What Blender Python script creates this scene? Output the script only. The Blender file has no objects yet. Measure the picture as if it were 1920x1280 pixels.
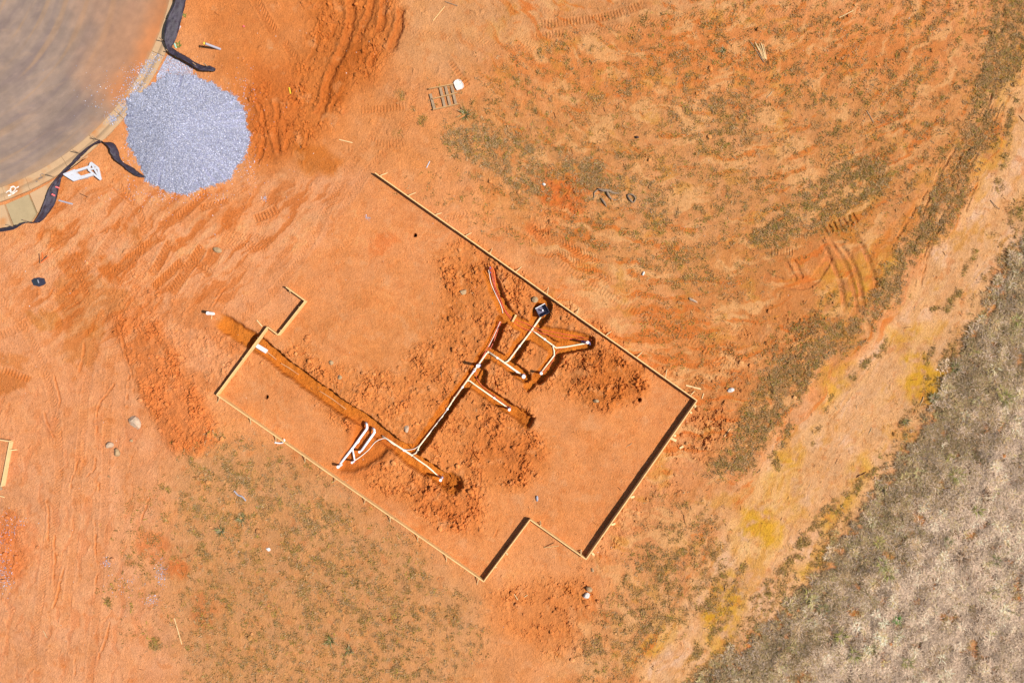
import bpy, math
import numpy as np
rng = np.random.default_rng(11)

# ------------------------------------------------------------------ camera, sky, sun, exposure
CAM_H = 32.0
scene = bpy.context.scene
COL = scene.collection
cam_d = bpy.data.cameras.new("camera"); cam = bpy.data.objects.new("camera", cam_d); COL.objects.link(cam)
cam.location = (0, 0, CAM_H); cam.rotation_euler = (0, 0, 0)
cam_d.sensor_width = 36; cam_d.lens = 24; cam_d.clip_start = 0.5; cam_d.clip_end = 2000
scene.camera = cam
SUN_EL = math.radians(50); SUN_AZ = math.radians(101.5)      # azimuth clockwise from +Y
world = bpy.data.worlds.new("World"); scene.world = world; world.use_nodes = True
wn = world.node_tree.nodes; wl = world.node_tree.links
bg = wn["Background"]; sky = wn.new("ShaderNodeTexSky"); sky.sky_type = 'NISHITA'; sky.sun_disc = False
sky.sun_elevation = SUN_EL; sky.sun_rotation = SUN_AZ
wl.new(sky.outputs[0], bg.inputs[0]); bg.inputs[1].default_value = 0.07
sun_d = bpy.data.lights.new("sun", 'SUN'); sun_d.energy = 4.6; sun_d.angle = math.radians(0.5); sun_d.color = (1, .955, .88)
sun = bpy.data.objects.new("sun", sun_d); COL.objects.link(sun)
sd = np.array([math.sin(SUN_AZ)*math.cos(SUN_EL), math.cos(SUN_AZ)*math.cos(SUN_EL), math.sin(SUN_EL)])
import mathutils
sun.rotation_euler = mathutils.Vector(sd).to_track_quat('Z', 'Y').to_euler()
sun.location = (20, -5, 40)
vs = scene.view_settings
scene.display_settings.display_device = 'sRGB'
vs.view_transform = 'Standard'; vs.look = 'None'; vs.gamma = 1; vs.exposure = 0.55; vs.use_curve_mapping = False
LUM = np.array([1.78, 1.74, 1.66])          # how much brighter a level sunlit surface renders than its base colour

# ------------------------------------------------------------------ helpers
def s2l(c):
    c = np.asarray(c, float) / 255.0
    return np.where(c <= .04045, c / 12.92, ((c + .055) / 1.055) ** 2.4)
def alb(c):                                  # base colour of a level sunlit surface that photographs as c
    return np.clip(s2l(c) / LUM, 0, .85)
def P(u, v, h=0.0):                          # ground-plan metres of the point of height h seen at photo position u, v
    k = (CAM_H - h) / CAM_H
    return np.array([(u - 960) / 40 * k, (640 - v) / 40 * k, h])

def tag(o, label=None, cat=None, group=None, kind=None):
    if label: o["label"] = label
    if cat: o["category"] = cat
    if group: o["group"] = group
    if kind: o["kind"] = kind
    return o
def empty(name, loc, label=None, cat=None, group=None, kind=None):
    o = bpy.data.objects.new(name, None); o.location = loc; o.empty_display_size = .2
    COL.objects.link(o); return tag(o, label, cat, group, kind)
def mesh_obj(name, verts, faces, mat, parent=None, smooth=False):
    v = np.asarray(verts, float)
    if parent is not None: v = v - np.array(parent_loc(parent))
    me = bpy.data.meshes.new(name); me.from_pydata(v.tolist(), [], [tuple(int(i) for i in f) for f in faces])
    if smooth: me.polygons.foreach_set("use_smooth", [True] * len(me.polygons))
    me.materials.append(mat); me.update()
    o = bpy.data.objects.new(name, me); COL.objects.link(o)
    if parent is not None: o.parent = parent
    return o
def parent_loc(p):
    l = np.zeros(3)
    while p is not None:
        l = l + np.array(p.location); p = p.parent
    return l
def thing(name, geo, mat, label, cat, group=None, kind=None, smooth=False):
    v, f = geo; v = np.asarray(v, float); c = v.mean(0); c[2] = v[:, 2].min()
    o = mesh_obj(name, v - c, f, mat, None, smooth); o.location = c
    return tag(o, label, cat, group, kind)
def join(*gs):
    V, F, n = [], [], 0
    for v, f in gs:
        V.append(np.asarray(v, float)); F += [tuple(i + n for i in q) for q in f]; n += len(v)
    return np.vstack(V), F
def beam(p0, p1, w, h, up=(0, 0, 1)):        # box from p0 to p1, w across, h along up; p0-p1 runs along its centre
    p0, p1, up = np.array(p0, float), np.array(p1, float), np.array(up, float)
    d = p1 - p0; d /= np.linalg.norm(d); s = np.cross(d, up)
    if np.linalg.norm(s) < 1e-4: s = np.cross(d, (1, 0, 0))
    s /= np.linalg.norm(s); n = np.cross(s, d)
    V = [p + s * a * w / 2 + n * b * h / 2 for p in (p0, p1) for a, b in ((-1, -1), (1, -1), (1, 1), (-1, 1))]
    return np.array(V), [(0, 1, 2, 3), (7, 6, 5, 4), (0, 4, 5, 1), (1, 5, 6, 2), (2, 6, 7, 3), (3, 7, 4, 0)]
def prism(poly, z0, z1):                     # poly: xy list, z0 / z1 numbers
    n = len(poly); V = [(x, y, z0) for x, y in poly] + [(x, y, z1) for x, y in poly]
    F = [tuple(range(n - 1, -1, -1)), tuple(range(n, 2 * n))] + [(i, (i + 1) % n, n + (i + 1) % n, n + i) for i in range(n)]
    return np.array(V, float), F
def tube(pts, r, n=10, cap=True):
    pts = [np.array(p, float) for p in pts]; V, F = [], []
    prev = None
    for i, p in enumerate(pts):
        a = pts[max(i - 1, 0)]; b = pts[min(i + 1, len(pts) - 1)]
        d = b - a; d /= np.linalg.norm(d)
        if prev is None:
            ref = np.array((0, 0, 1.)) if abs(d[2]) < .9 else np.array((1., 0, 0))
            s = np.cross(d, ref)
        else:
            s = prev - d * np.dot(prev, d)
        s /= np.linalg.norm(s); prev = s; t = np.cross(d, s)
        rr = r[i] if hasattr(r, '__len__') else r
        for k in range(n):
            an = 2 * math.pi * k / n; V.append(p + rr * (math.cos(an) * s + math.sin(an) * t))
        if i:
            for k in range(n):
                k2 = (k + 1) % n; F.append(((i - 1) * n + k, (i - 1) * n + k2, i * n + k2, i * n + k))
    if cap:
        F.append(tuple(range(n - 1, -1, -1))); m = (len(pts) - 1) * n; F.append(tuple(m + k for k in range(n)))
    return np.array(V), F
def smooth_path(pts, k=6):
    pts = [np.array(p, float) for p in pts]; out = []
    for i in range(len(pts) - 1):
        p0 = pts[max(i - 1, 0)]; p1 = pts[i]; p2 = pts[i + 1]; p3 = pts[min(i + 2, len(pts) - 1)]
        for j in range(k):
            t = j / k
            out.append(.5 * (2 * p1 + (p2 - p0) * t + (2 * p0 - 5 * p1 + 4 * p2 - p3) * t * t + (3 * p1 - p0 - 3 * p2 + p3) * t ** 3))
    out.append(pts[-1]); return out
ICO_V = None
def ico(sub=1):
    import bmesh
    bm = bmesh.new(); bmesh.ops.create_icosphere(bm, subdivisions=sub, radius=1)
    V = np.array([v.co[:] for v in bm.verts]); F = [tuple(v.index for v in f.verts) for f in bm.faces]; bm.free(); return V, F
def rock(seed, sx, sy, sz, sub=2, rough=.16):
    r = np.random.default_rng(seed); V, F = ico(sub); V = V.copy()
    for _ in range(9):                        # chop with planes for facets
        n = r.normal(size=3); n /= np.linalg.norm(n); lim = r.uniform(.62, .9)
        d = V @ n; V -= np.outer(np.clip(d - lim, 0, None), n)
    V += r.normal(size=V.shape) * rough * .12
    return V * np.array([sx, sy, sz]), F

# ------------------------------------------------------------------ noise
def _grad(seed):
    r = np.random.default_rng(seed); a = r.random((256, 256)) * 2 * np.pi
    return np.cos(a).astype(np.float32), np.sin(a).astype(np.float32)
def perlin(x, y, seed):
    gx, gy = _grad(seed)
    xi = np.floor(x).astype(np.int32); yi = np.floor(y).astype(np.int32)
    fx = (x - xi).astype(np.float32); fy = (y - yi).astype(np.float32)
    sx = fx * fx * fx * (fx * (fx * 6 - 15) + 10); sy = fy * fy * fy * (fy * (fy * 6 - 15) + 10)
    x0, x1, y0, y1 = xi & 255, (xi + 1) & 255, yi & 255, (yi + 1) & 255
    d = lambda ix, iy, ax, ay: gx[iy, ix] * ax + gy[iy, ix] * ay
    a = d(x0, y0, fx, fy); b = d(x1, y0, fx - 1, fy); c = d(x0, y1, fx, fy - 1); e = d(x1, y1, fx - 1, fy - 1)
    return ((a + (b - a) * sx) * (1 - sy) + (c + (e - c) * sx) * sy) * 1.5
def fbm(x, y, wl_px, seed, octs=4, gain=.5):
    o = 0; a = 1; t = 0; f = 1 / wl_px
    for i in range(octs):
        o = o + a * perlin(x * f + 17.3 * i, y * f - 9.1 * i, seed + i); t += a; a *= gain; f *= 2.03
    return o / t * 1.3
def worley(x, y, cell, seed):                # F1, F2 in cell units
    r = np.random.default_rng(seed); jx = r.random((256, 256)).astype(np.float32); jy = r.random((256, 256)).astype(np.float32)
    x = (x / cell).astype(np.float32); y = (y / cell).astype(np.float32); xi = np.floor(x).astype(np.int32); yi = np.floor(y).astype(np.int32)
    f1 = np.full(x.shape, 9, np.float32); f2 = f1.copy()
    for a in (-1, 0, 1):
        for b in (-1, 0, 1):
            ix, iy = xi + a, yi + b
            d = (ix + jx[iy & 255, ix & 255] - x) ** 2 + (iy + jy[iy & 255, ix & 255] - y) ** 2
            f2 = np.minimum(f2, np.maximum(f1, d)); f1 = np.minimum(f1, d)
    return np.sqrt(f1), np.sqrt(f2)
def sst(x, a, b):
    t = np.clip((x - a) / (b - a), 0, 1); return t * t * (3 - 2 * t)

# ------------------------------------------------------------------ the site map (2-d arrays on a 4 cm grid, coordinates u, v in photo units of 2.5 cm)
G = 1.6
us = np.arange(-48, 1968 + .1, G); vs_ = np.arange(-48, 1328 + .1, G)
NX, NY = len(us), len(vs_)
U, V = np.meshgrid(us, vs_); U = U.astype(np.float32); V = V.astype(np.float32)
W1 = fbm(U, V, 60, 21, 4); W2 = fbm(U, V, 60, 31, 4)
w1 = fbm(U, V, 12, 41, 3); w2 = fbm(U, V, 12, 51, 3)
N_big = fbm(U, V, 260, 61, 4); N_mid = fbm(U, V, 70, 71, 4); N_sm = fbm(U, V, 20, 81, 4); N_fine = fbm(U, V, 7, 91, 3)
N_mid2 = fbm(U, V, 45, 131, 4); N_sm2 = fbm(U, V, 16, 141, 3)

# noise drawn out along the way the ground was graded and driven on
_r = np.hypot(U - 1300, V + 250); _t = np.arctan2(V + 250, U - 1300) * 800
fA = fbm(_t / 4.5 + 5 * W1, _r + 26 * W2, 30, 501, 5, .55); fA2 = fbm(_t / 7 + 5 * W1, _r + 16 * W2, 16, 511, 4, .6)
def rotn(deg, st, wl, seed, wob=20):
    c_, s_ = math.cos(math.radians(deg)), math.sin(math.radians(deg)); return fbm((U * c_ + V * s_) / st + wob / 4 * W1, -U * s_ + V * c_ + wob * W2, wl, seed, 5, .55)
fB = rotn(40, 3, 30, 521, 40); fC = rotn(-58, 5, 26, 531, 24); fC2 = rotn(-58, 8, 13, 541, 14); fB2 = rotn(40, 5, 16, 551, 30)
cw = sst(U + .62 * V, 1830, 2040); aw = sst(U - .9 * V, 60, 300)
N_flow = (fA * aw + fB * (1 - aw)) * (1 - cw) + fC * cw; N_flow2 = (fA2 * aw + fB2 * (1 - aw)) * (1 - cw) + fC2 * cw

def blur(m, r_px):
    r = max(1, int(round(r_px / G)))
    for _ in range(2):
        for ax in (0, 1):
            p = np.pad(m, [(r + 1, r) if a == ax else (0, 0) for a in (0, 1)], mode='edge'); c = np.cumsum(p, axis=ax, dtype=np.float64)
            n = m.shape[ax]
            hi = np.take(c, np.arange(2 * r + 1, 2 * r + 1 + n), axis=ax); lo = np.take(c, np.arange(0, n), axis=ax)
            m = ((hi - lo) / (2 * r + 1)).astype(np.float32)
    return m
def win(pts, pad):
    a = np.array(pts, float); x0, y0 = a.min(0) - pad; x1, y1 = a.max(0) + pad
    i0 = int(np.clip((x0 + 48) / G, 0, NX)); i1 = int(np.clip((x1 + 48) / G + 1, 0, NX))
    j0 = int(np.clip((y0 + 48) / G, 0, NY)); j1 = int(np.clip((y1 + 48) / G + 1, 0, NY))
    return slice(j0, j1), slice(i0, i1)
def poly(pts, soft=6, warp=10, fine=2):
    w = win(pts, 3 * soft + warp * 1.5 + 8); out = np.zeros((NY, NX), np.float32)
    x = U[w] + warp * W1[w] + fine * w1[w]; y = V[w] + warp * W2[w] + fine * w2[w]
    inside = np.zeros(x.shape, bool); n = len(pts)
    for i in range(n):
        (x0, y0), (x1, y1) = pts[i], pts[(i + 1) % n]
        if y0 == y1: continue
        c = ((y0 > y) != (y1 > y)) & (x < (x1 - x0) * (y - y0) / (y1 - y0) + x0); inside ^= c
    out[w] = inside
    if soft > 1: out = blur(out, soft)
    return out
def line(pts, pad, warp=0, fine=0):          # window, distance, signed side, distance along
    w = win(pts, pad + warp); x = U[w] + warp * W1[w] + fine * w1[w]; y = V[w] + warp * W2[w] + fine * w2[w]
    D = np.full(x.shape, 1e9, np.float32); S = np.zeros_like(D); T = np.zeros_like(D); acc = 0
    for (x0, y0), (x1, y1) in zip(pts[:-1], pts[1:]):
        dx, dy = x1 - x0, y1 - y0; L = math.hypot(dx, dy); dx /= L; dy /= L
        t = np.clip((x - x0) * dx + (y - y0) * dy, 0, L); ex = x - x0 - t * dx; ey = y - y0 - t * dy
        d = np.hypot(ex, ey); s = -(ex * dy) + ey * dx; m = d < D
        D = np.where(m, d, D); S = np.where(m, s, S); T = np.where(m, t + acc, T); acc += L
    return w, D, S, T, acc
def sp(pts): return [tuple(p) for p in smooth_path([(a, b) for a, b in pts], 4)]

HGT = (N_big * .05 + N_mid * .018 + N_sm * .011 + N_fine * .0065).astype(np.float32)
CLR = np.zeros((NY, NX, 3), np.float32); CLR[:] = (236, 150, 96)
def paint(m, c, a=1.0):
    global CLR
    k = (m * a)[..., None]; CLR = CLR * (1 - k) + np.array(c, np.float32) * k
def paint_w(w, m, c, a=1.0):
    k = (m * a)[..., None]; CLR[w] = CLR[w] * (1 - k) + np.array(c, np.float32) * k
ROUGH = np.zeros((NY, NX), np.float32)

# broad colours of the ground
paint(poly([(-60, 430), (0, 440), (230, 330), (460, 330), (700, 280), (900, 460), (560, 560), (400, 700), (330, 900), (330, 1340), (-60, 1340)], 30, 30), (238, 153, 104))
paint(poly([(-60, 900), (300, 850), (330, 1100), (420, 1340), (-60, 1340)], 40, 30), (236, 156, 110))
paint(poly([(330, -60), (760, -60), (740, 130), (620, 280), (470, 330), (400, 120)], 18, 20), (226, 132, 72))
paint(poly([(740, -60), (1500, -60), (1300, 60), (1000, 90), (850, 140), (740, 140)], 30, 30), (224, 152, 102))
paint(poly([(640, 180), (780, 140), (850, 300), (800, 380), (640, 300)], 25, 30), (230, 144, 88))
paint(poly([(960, 90), (1350, 30), (1800, 40), (1780, 180), (1400, 180), (1150, 200), (900, 170)], 22, 40), (228, 130, 68), .8)
paint(poly([(830, 180), (1100, 200), (1400, 180), (1800, 160), (1850, 60), (1990, -60), (1900, 250), (1650, 450), (1450, 560), (1200, 560), (960, 430), (830, 280)], 30, 40), (218, 140, 84), .85)
paint(poly([(1150, 240), (1480, 220), (1560, 330), (1400, 480), (1200, 520), (1150, 420)], 30, 50), (226, 150, 98), .6)
paint(poly([(1380, 430), (1600, 400), (1680, 440), (1600, 620), (1420, 780), (1340, 880), (1300, 760), (1200, 640), (1300, 560)], 25, 30), (214, 130, 72), .85)
paint(poly([(1100, 560), (1300, 580), (1420, 650), (1340, 760), (1220, 640)], 25, 30), (228, 140, 82), .6)
paint(poly([(330, 840), (480, 820), (620, 900), (780, 1020), (900, 1110), (960, 1340), (380, 1340), (300, 1080)], 30, 40), (216, 146, 96), .9)
paint(poly([(1060, 1130), (1160, 1080), (1250, 930), (1340, 880), (1400, 1000), (1300, 1340), (900, 1340), (900, 1230)], 25, 40), (226, 142, 88), .7)
paint(poly([(900, 1110), (1100, 1070), (1130, 1180), (1040, 1230), (930, 1180)], 16, 20), (224, 128, 66), .7)
SLAB = poly([(703, 324), (1307, 751), (1099, 1048), (994, 974), (907, 1090), (406, 740), (501, 613), (521, 628), (572, 564), (536, 538)], 2, 0, 0)
paint(SLAB, (234, 142, 84), .6)
# ruddy freshly moved patches
for c, r, k in (((1060, 380), 45, .8), ((1035, 350), 34, .7), ((20, 1040), 50, .5), ((15, 990), 30, .4), ((1010, 430), 35, .6), ((290, 1020), 26, .5), ((330, 1060), 26, .6), ((385, 1150), 30, .4), ((715, 455), 22, .5)):
    x = U + 22 * W1 + 8 * w1; y = V + 22 * W2 + 8 * w2
    paint(sst(-np.hypot(x - c[0], y - c[1]), -r * 1.3, -r * .5), (226, 108, 48), k)
ROUGH += poly([(1000, 400), (1030, 350), (1100, 345), (1080, 400), (1030, 450), (990, 460)], 6, 10) * .5
ROUGH += poly([(-60, 950), (40, 960), (60, 1020), (30, 1140), (-60, 1180)], 8, 14) * .3
# rutted clay at the top
RUT = poly([(545, -60), (752, -60), (745, 30), (742, 70), (730, 105), (700, 150), (660, 175), (625, 215), (600, 250), (560, 290), (470, 296), (462, 190), (470, 150), (545, 140), (590, 60)], 12, 14, 8)
paint(RUT, (218, 120, 56), .8); ROUGH += RUT * .55
paint(poly([(690, 80), (640, 190), (600, 190), (650, 80)], 8, 10), (190, 92, 30), .6)
paint(poly([(545, 275), (610, 268), (650, 300), (630, 330), (600, 325), (585, 340), (560, 315)], 5, 12), (208, 112, 44), .8)
paint(poly([(465, 110), (545, 120), (560, 200), (540, 290), (480, 300), (462, 220)], 10, 12), (210, 108, 48), .6)
# churned strip left of the house, wet patches
STRIP = poly([(205, 582), (262, 592), (300, 600), (330, 660), (362, 712), (400, 780), (412, 830), (375, 852), (322, 846), (296, 806), (262, 740), (236, 668), (212, 620)], 4, 6, 3)
STRIP = np.clip(blur(STRIP, 5) + .35 * N_sm * (STRIP > 0), 0, 1); paint(STRIP, (226, 124, 64), .85); ROUGH += STRIP * .8; HGT += STRIP * .05
for pts, c, k in (([(100, 525), (150, 500), (190, 520), (245, 545), (265, 580), (205, 585), (190, 640), (170, 690), (110, 660), (125, 600)], (208, 122, 62), .6),
                  ([(50, 585), (110, 580), (115, 620), (50, 610)], (210, 128, 66), .8), ([(70, 438), (110, 430), (118, 470), (140, 515), (120, 520), (105, 470), (70, 455)], (214, 122, 64), .85),
                  ([(170, 600), (200, 620), (190, 640), (150, 630)], (206, 116, 50), .7), ([(188, 480), (215, 492), (240, 505), (225, 525), (200, 520), (190, 500)], (216, 112, 48), .9),
                  ([(-20, 690), (60, 700), (55, 720), (-20, 770)], (208, 116, 56), .8), ([(-20, 650), (60, 672), (40, 690), (-20, 680)], (212, 122, 62), .6),
                  ([(140, 450), (160, 460), (158, 520), (140, 490)], (214, 118, 58), .7), ([(245, 425), (262, 425), (268, 455), (252, 458)], (212, 120, 58), .7),
                  ([(320, 560), (380, 550), (430, 600), (470, 640), (440, 670), (380, 620), (330, 600)], (216, 120, 62), .5),
                  ([(350, 680), (400, 700), (420, 740), (370, 720)], (216, 122, 66), .5), ([(240, 540), (300, 540), (310, 600), (240, 590)], (220, 120, 62), .5),
                  ([(300, 380), (400, 350), (480, 370), (450, 430), (360, 440)], (220, 126, 70), .4), ([(1010, 20), (1210, -10), (1240, 10), (1040, 60)], (214, 128, 72), .3)):
    m = poly(pts, 1.6, 16, 10); paint(m, c, k)
ROUGH += poly([(240, 540), (330, 560), (420, 640), (470, 700), (400, 735), (330, 650)], 8, 12) * .35
ROUGH += poly([(60, 430), (330, 420), (360, 560), (230, 600), (90, 560)], 14, 20) * .18

# diggings inside the formwork
DIG = poly([(565, 640), (640, 690), (700, 700), (745, 690), (800, 620), (835, 560), (805, 462), (870, 452), (915, 468), (1160, 640), (1215, 690), (1215, 745), (1160, 772), (1100, 762), (1040, 730), (1000, 722), (990, 790), (1035, 830), (1030, 880), (985, 915), (900, 930), (905, 1000), (850, 1005), (775, 950), (725, 930), (640, 890), (660, 840), (700, 860), (560, 715), (520, 660)], 9, 18, 8)
paint(DIG, (232, 136, 72), .85); ROUGH += DIG * .8; HGT += DIG * (.03 + .04 * N_mid)
paint(poly([(700, 560), (800, 560), (835, 620), (790, 690), (700, 700), (640, 660)], 12, 14), (232, 142, 82), .5)
m = poly([(1085, 672), (1150, 660), (1215, 700), (1212, 745), (1150, 768), (1110, 757), (1080, 720)], 8, 8); HGT += m * .14; paint(m, (208, 112, 48), .7); ROUGH += m * .5
m = poly([(880, 820), (990, 800), (1030, 860), (960, 910), (880, 880)], 12, 12); HGT += m * .06; paint(m, (216, 116, 54), .6)
m = poly([(850, 640), (920, 560), (940, 520), (900, 480), (850, 500), (830, 600)], 12, 12); paint(m, (214, 120, 56), .5)
m = poly([(760, 900), (900, 930), (905, 1000), (850, 1005), (775, 950)], 10, 10); paint(m, (218, 116, 56), .5); ROUGH += m * .3
ROUGH += poly([(1180, 640), (1330, 700), (1400, 800), (1300, 900), (1230, 960), (1130, 1060), (1100, 1040), (1300, 760), (1170, 660)], 10, 20) * .35
ROUGH += poly([(1330, 620), (1520, 560), (1560, 640), (1400, 800), (1300, 900), (1290, 780)], 12, 20) * .3
ROUGH += poly([(900, 1110), (1120, 1060), (1140, 1190), (1040, 1240)], 12, 20) * .45
ROUGH += poly([(400, 600), (500, 620), (470, 690), (400, 740), (380, 680)], 8, 12) * .3

# the dirt road on the right
ROAD = poly([(1960, 60), (1905, 180), (1880, 280), (1848, 310), (1825, 390), (1790, 430), (1745, 465), (1735, 520), (1700, 560), (1655, 630), (1570, 710), (1505, 790), (1440, 850), (1400, 950), (1330, 1040), (1290, 1110), (1190, 1300), (1280, 1310), (1400, 1200), (1460, 1160), (1540, 1080), (1600, 990), (1700, 850), (1780, 690), (1830, 610), (1880, 500), (1960, 420)], 6, 16, 5)
SANDY = poly([(1500, 780), (1430, 850), (1370, 900), (1300, 960), (1230, 1060), (1100, 1180), (1000, 1340), (1240, 1340), (1320, 1180), (1420, 1020), (1520, 860)], 26, 30)
paint(SANDY * sst(N_mid + .6 * N_flow, -.35, .25), (230, 164, 114), .8)
paint(ROAD, (234, 168, 118), .95); HGT -= ROAD * .04
paint(ROAD * sst(N_mid + .5 * N_big, -.1, .35), (238, 178, 142), .9); paint(ROAD * sst(fC2, .05, .35), (232, 156, 104), .45); paint(ROAD * sst(-fC, .15, .4), (240, 184, 148), .5)
for pts, k in (([(1400, 900), (1500, 850), (1510, 960), (1440, 1060), (1380, 1100), (1360, 1010)], .3), ([(1330, 1120), (1400, 1120), (1380, 1190), (1320, 1220)], .7), ([(1540, 500), (1680, 440), (1700, 480), (1600, 600), (1540, 640)], .4), ([(1300, 1150), (1230, 1240), (1180, 1230), (1240, 1150)], .35), ([(1840, 260), (1890, 230), (1880, 300), (1830, 340)], .5), ([(1560, 940), (1640, 820), (1600, 960), (1520, 1060)], .35), ([(1600, 540), (1650, 500), (1680, 480), (1690, 500), (1640, 560), (1600, 590)], .7), ([(1690, 670), (1740, 660), (1790, 690), (1780, 730), (1730, 760), (1690, 720)], .95), ([(1450, 860), (1500, 830), (1510, 860), (1450, 900), (1440, 940)], .7),
               ([(1390, 950), (1440, 960), (1480, 1000), (1440, 1040), (1400, 1010)], .9), ([(1350, 1070), (1400, 1090), (1400, 1120), (1340, 1180), (1320, 1160)], .95), ([(1490, 1060), (1540, 1040), (1500, 1100)], .8),
               ([(1540, 700), (1600, 680), (1600, 720), (1530, 760)], .6), ([(1660, 620), (1760, 600), (1750, 640), (1680, 660)], .5), ([(1880, 100), (1920, 80), (1890, 200), (1870, 230)], .8), ([(1530, 980), (1600, 900), (1620, 860), (1640, 880), (1560, 1000)], .5), ([(1220, 1190), (1260, 1200), (1230, 1230), (1200, 1215)], .7)):
    paint(poly(pts, 5, 26, 12) * sst(N_sm + .8 * N_mid + .55, -.15, .5), (224, 158, 42), k * .95)
# smooth scraped bands and the digger's arcs
def band(pts, wd, c, a=.9, depth=0.0, warp=5, soft=3):
    w, D, S, T, L = line(sp(pts), wd + 10, warp, 1.5); m = 1 - sst(D, wd / 2 - soft, wd / 2 + soft)
    paint_w(w, m, c, a); HGT[w] -= m * depth; ROUGH[w] *= 1 - m * .8; return w, m
band([(1880, 230), (1830, 270), (1790, 325), (1715, 400), (1652, 475), (1640, 530)], 30, (222, 128, 58), .8, .02, 8, 6)
band([(1645, 530), (1600, 600), (1520, 690), (1440, 780), (1380, 860)], 16, (214, 122, 56), .5, .02, 12, 6)
band([(1440, 522), (1480, 533), (1522, 530), (1552, 488)], 17, (222, 130, 72), .9, .05, 2, 2)
for pts in ([(1476, 495), (1490, 522)], [(1488, 490), (1503, 518)]): band(pts, 8, (224, 134, 76), .9, .05, 0, 1.5)
for pts in ([(1533, 452), (1560, 500), (1574, 545), (1580, 590)], [(1545, 445), (1578, 492), (1597, 545), (1606, 590)], [(1559, 447), (1590, 486), (1609, 540), (1614, 580)], [(1592, 430), (1616, 470), (1632, 510), (1640, 545)]):
    w, D, S, T, L = line(sp(pts[::-1]), 18, 2, 1); q_ = sst(T, 0, 25) * sst(L - T, 0, 25); m = sst(S, -.4, 1.2) * (1 - sst(S, 5, 13)) * (D < 14) * q_; HGT[w] -= m * .08; m = (sst(S, -1, 0) * (1 - sst(S, 7, 10)) * (D < 12)) * q_; paint_w(w, m, (230, 140, 80), .95)
for i in range(7):
    x = 1545 + i * 9; y = 425 - i * 4; w, D, S, T, L = line([(x, y), (x + 7, y + 14)], 8, 3, 2); HGT[w] -= (1 - sst(D, .8, 2.4)) * .06; paint_w(w, 1 - sst(D, 2, 4), (200, 112, 44), .5)
m = poly([(1530, 400), (1600, 350), (1690, 320), (1640, 400), (1600, 450), (1560, 440)], 8, 16); paint(m, (198, 122, 34), .5)

# scuffed directional smears over the trafficked clay
ca, sa = math.cos(math.radians(-42)), math.sin(math.radians(-42)); q1, q2 = U * ca + V * sa, -U * sa + V * ca
SM = fbm(q1 / 5 + 10 * W1 / 3, q2 + 12 * W2, 20, 271, 5, .6); TRA = poly([(60, 360), (240, 340), (460, 340), (640, 330), (640, 420), (470, 520), (430, 600), (330, 600), (200, 660), (60, 640), (20, 480)], 30, 30)
paint(TRA * sst(SM, .02, .3), (212, 112, 52), .75); paint(TRA * sst(-SM, .12, .45), (242, 168, 120), .6); HGT -= TRA * sst(SM, .0, .4) * .012
ca, sa = math.cos(math.radians(100)), math.sin(math.radians(100)); q1, q2 = U * ca + V * sa, -U * sa + V * ca
SM2 = fbm(q1 / 5 + 12 * W1 / 5, q2 + 18 * W2, 18, 281, 4); TRB = poly([(60, 700), (330, 780), (300, 1000), (260, 1340), (-60, 1340), (-60, 700)], 40, 30)
paint(TRB * sst(SM2, .1, .4), (228, 132, 82), .5); HGT -= TRB * sst(SM2, .1, .3) * .01
ca, sa = math.cos(math.radians(-58)), math.sin(math.radians(-58)); q1, q2 = U * ca + V * sa, -U * sa + V * ca
SM3 = fbm(q1 / 6 + 20 * W1 / 6, q2 + 14 * W2, 16, 291, 4); TRC = poly([(1920, -60), (1990, -60), (1990, 100), (1880, 330), (1760, 560), (1560, 860), (1300, 1340), (1060, 1340), (1240, 1040), (1380, 820), (1560, 560), (1700, 360), (1820, 160)], 30, 20)
paint(TRC * (1 - .6 * ROAD) * sst(SM3, .12, .4), (208, 132, 76), .45); paint(TRC * sst(-SM3, .15, .45), (238, 172, 126), .4); HGT -= TRC * sst(SM3, .12, .3) * .008
# dark clay treads
def tread(pts, wd, pitch=6.2, depth=.03, c=(214, 118, 58), a=.7, pat='chev'):
    w, D, S, T, L = line(sp(pts), wd, 2); e = (1 - sst(D, wd / 2 - 2, wd / 2 + 1.5)) * sst(T, 0, 8) * sst(L - T, 0, 8)
    brk = sst(N_sm[w] + .9, .3, .8)
    if pat == 'chev': ph = T + np.abs(S) * .8
    elif pat == 'bar': ph = T
    else: ph = T + np.where(S > 0, pitch / 2, 0) + np.abs(S) * .3
    lug = sst(np.sin(2 * np.pi * ph / pitch), -.3, .5)
    HGT[w] += e * brk * depth * (lug - .75); paint_w(w, e * (.55 + .45 * brk), c, a)
    berm = (1 - sst(np.abs(D - wd / 2 - 2), 0, 3)) * sst(T, 0, 8) * sst(L - T, 0, 8); HGT[w] += berm * depth * .45
tread([(300, 441), (258, 475), (208, 514)], 17, a=.85); tread([(322, 448), (300, 490), (280, 516)], 16, a=.7, pat='alt'); tread([(346, 488), (318, 512), (284, 542)], 17, a=.8)
tread([(382, 460), (352, 505), (318, 553)], 20, a=.75, pat='alt', pitch=6); tread([(392, 355), (362, 385), (330, 415)], 15, a=.6); tread([(432, 376), (402, 384), (372, 394)], 13, a=.6)
tread([(524, 389), (500, 402), (474, 412)], 15, a=.55, pat='bar', pitch=6.4, depth=.04); tread([(505, 468), (460, 460), (420, 458)], 20, a=.2, depth=.02); tread([(508, 448), (462, 446), (425, 440)], 15, a=.15, depth=.018)
tread([(470, -20), (492, 25), (514, 62)], 18, a=.35); tread([(532, 76), (545, 98), (558, 116)], 14, a=.35); tread([(1010, 46), (1080, 40), (1140, 30), (1212, 6)], 15, a=.25, pat='bar', pitch=6); tread([(1000, 70), (1060, 60)], 12, a=.15, pat='bar')
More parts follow.
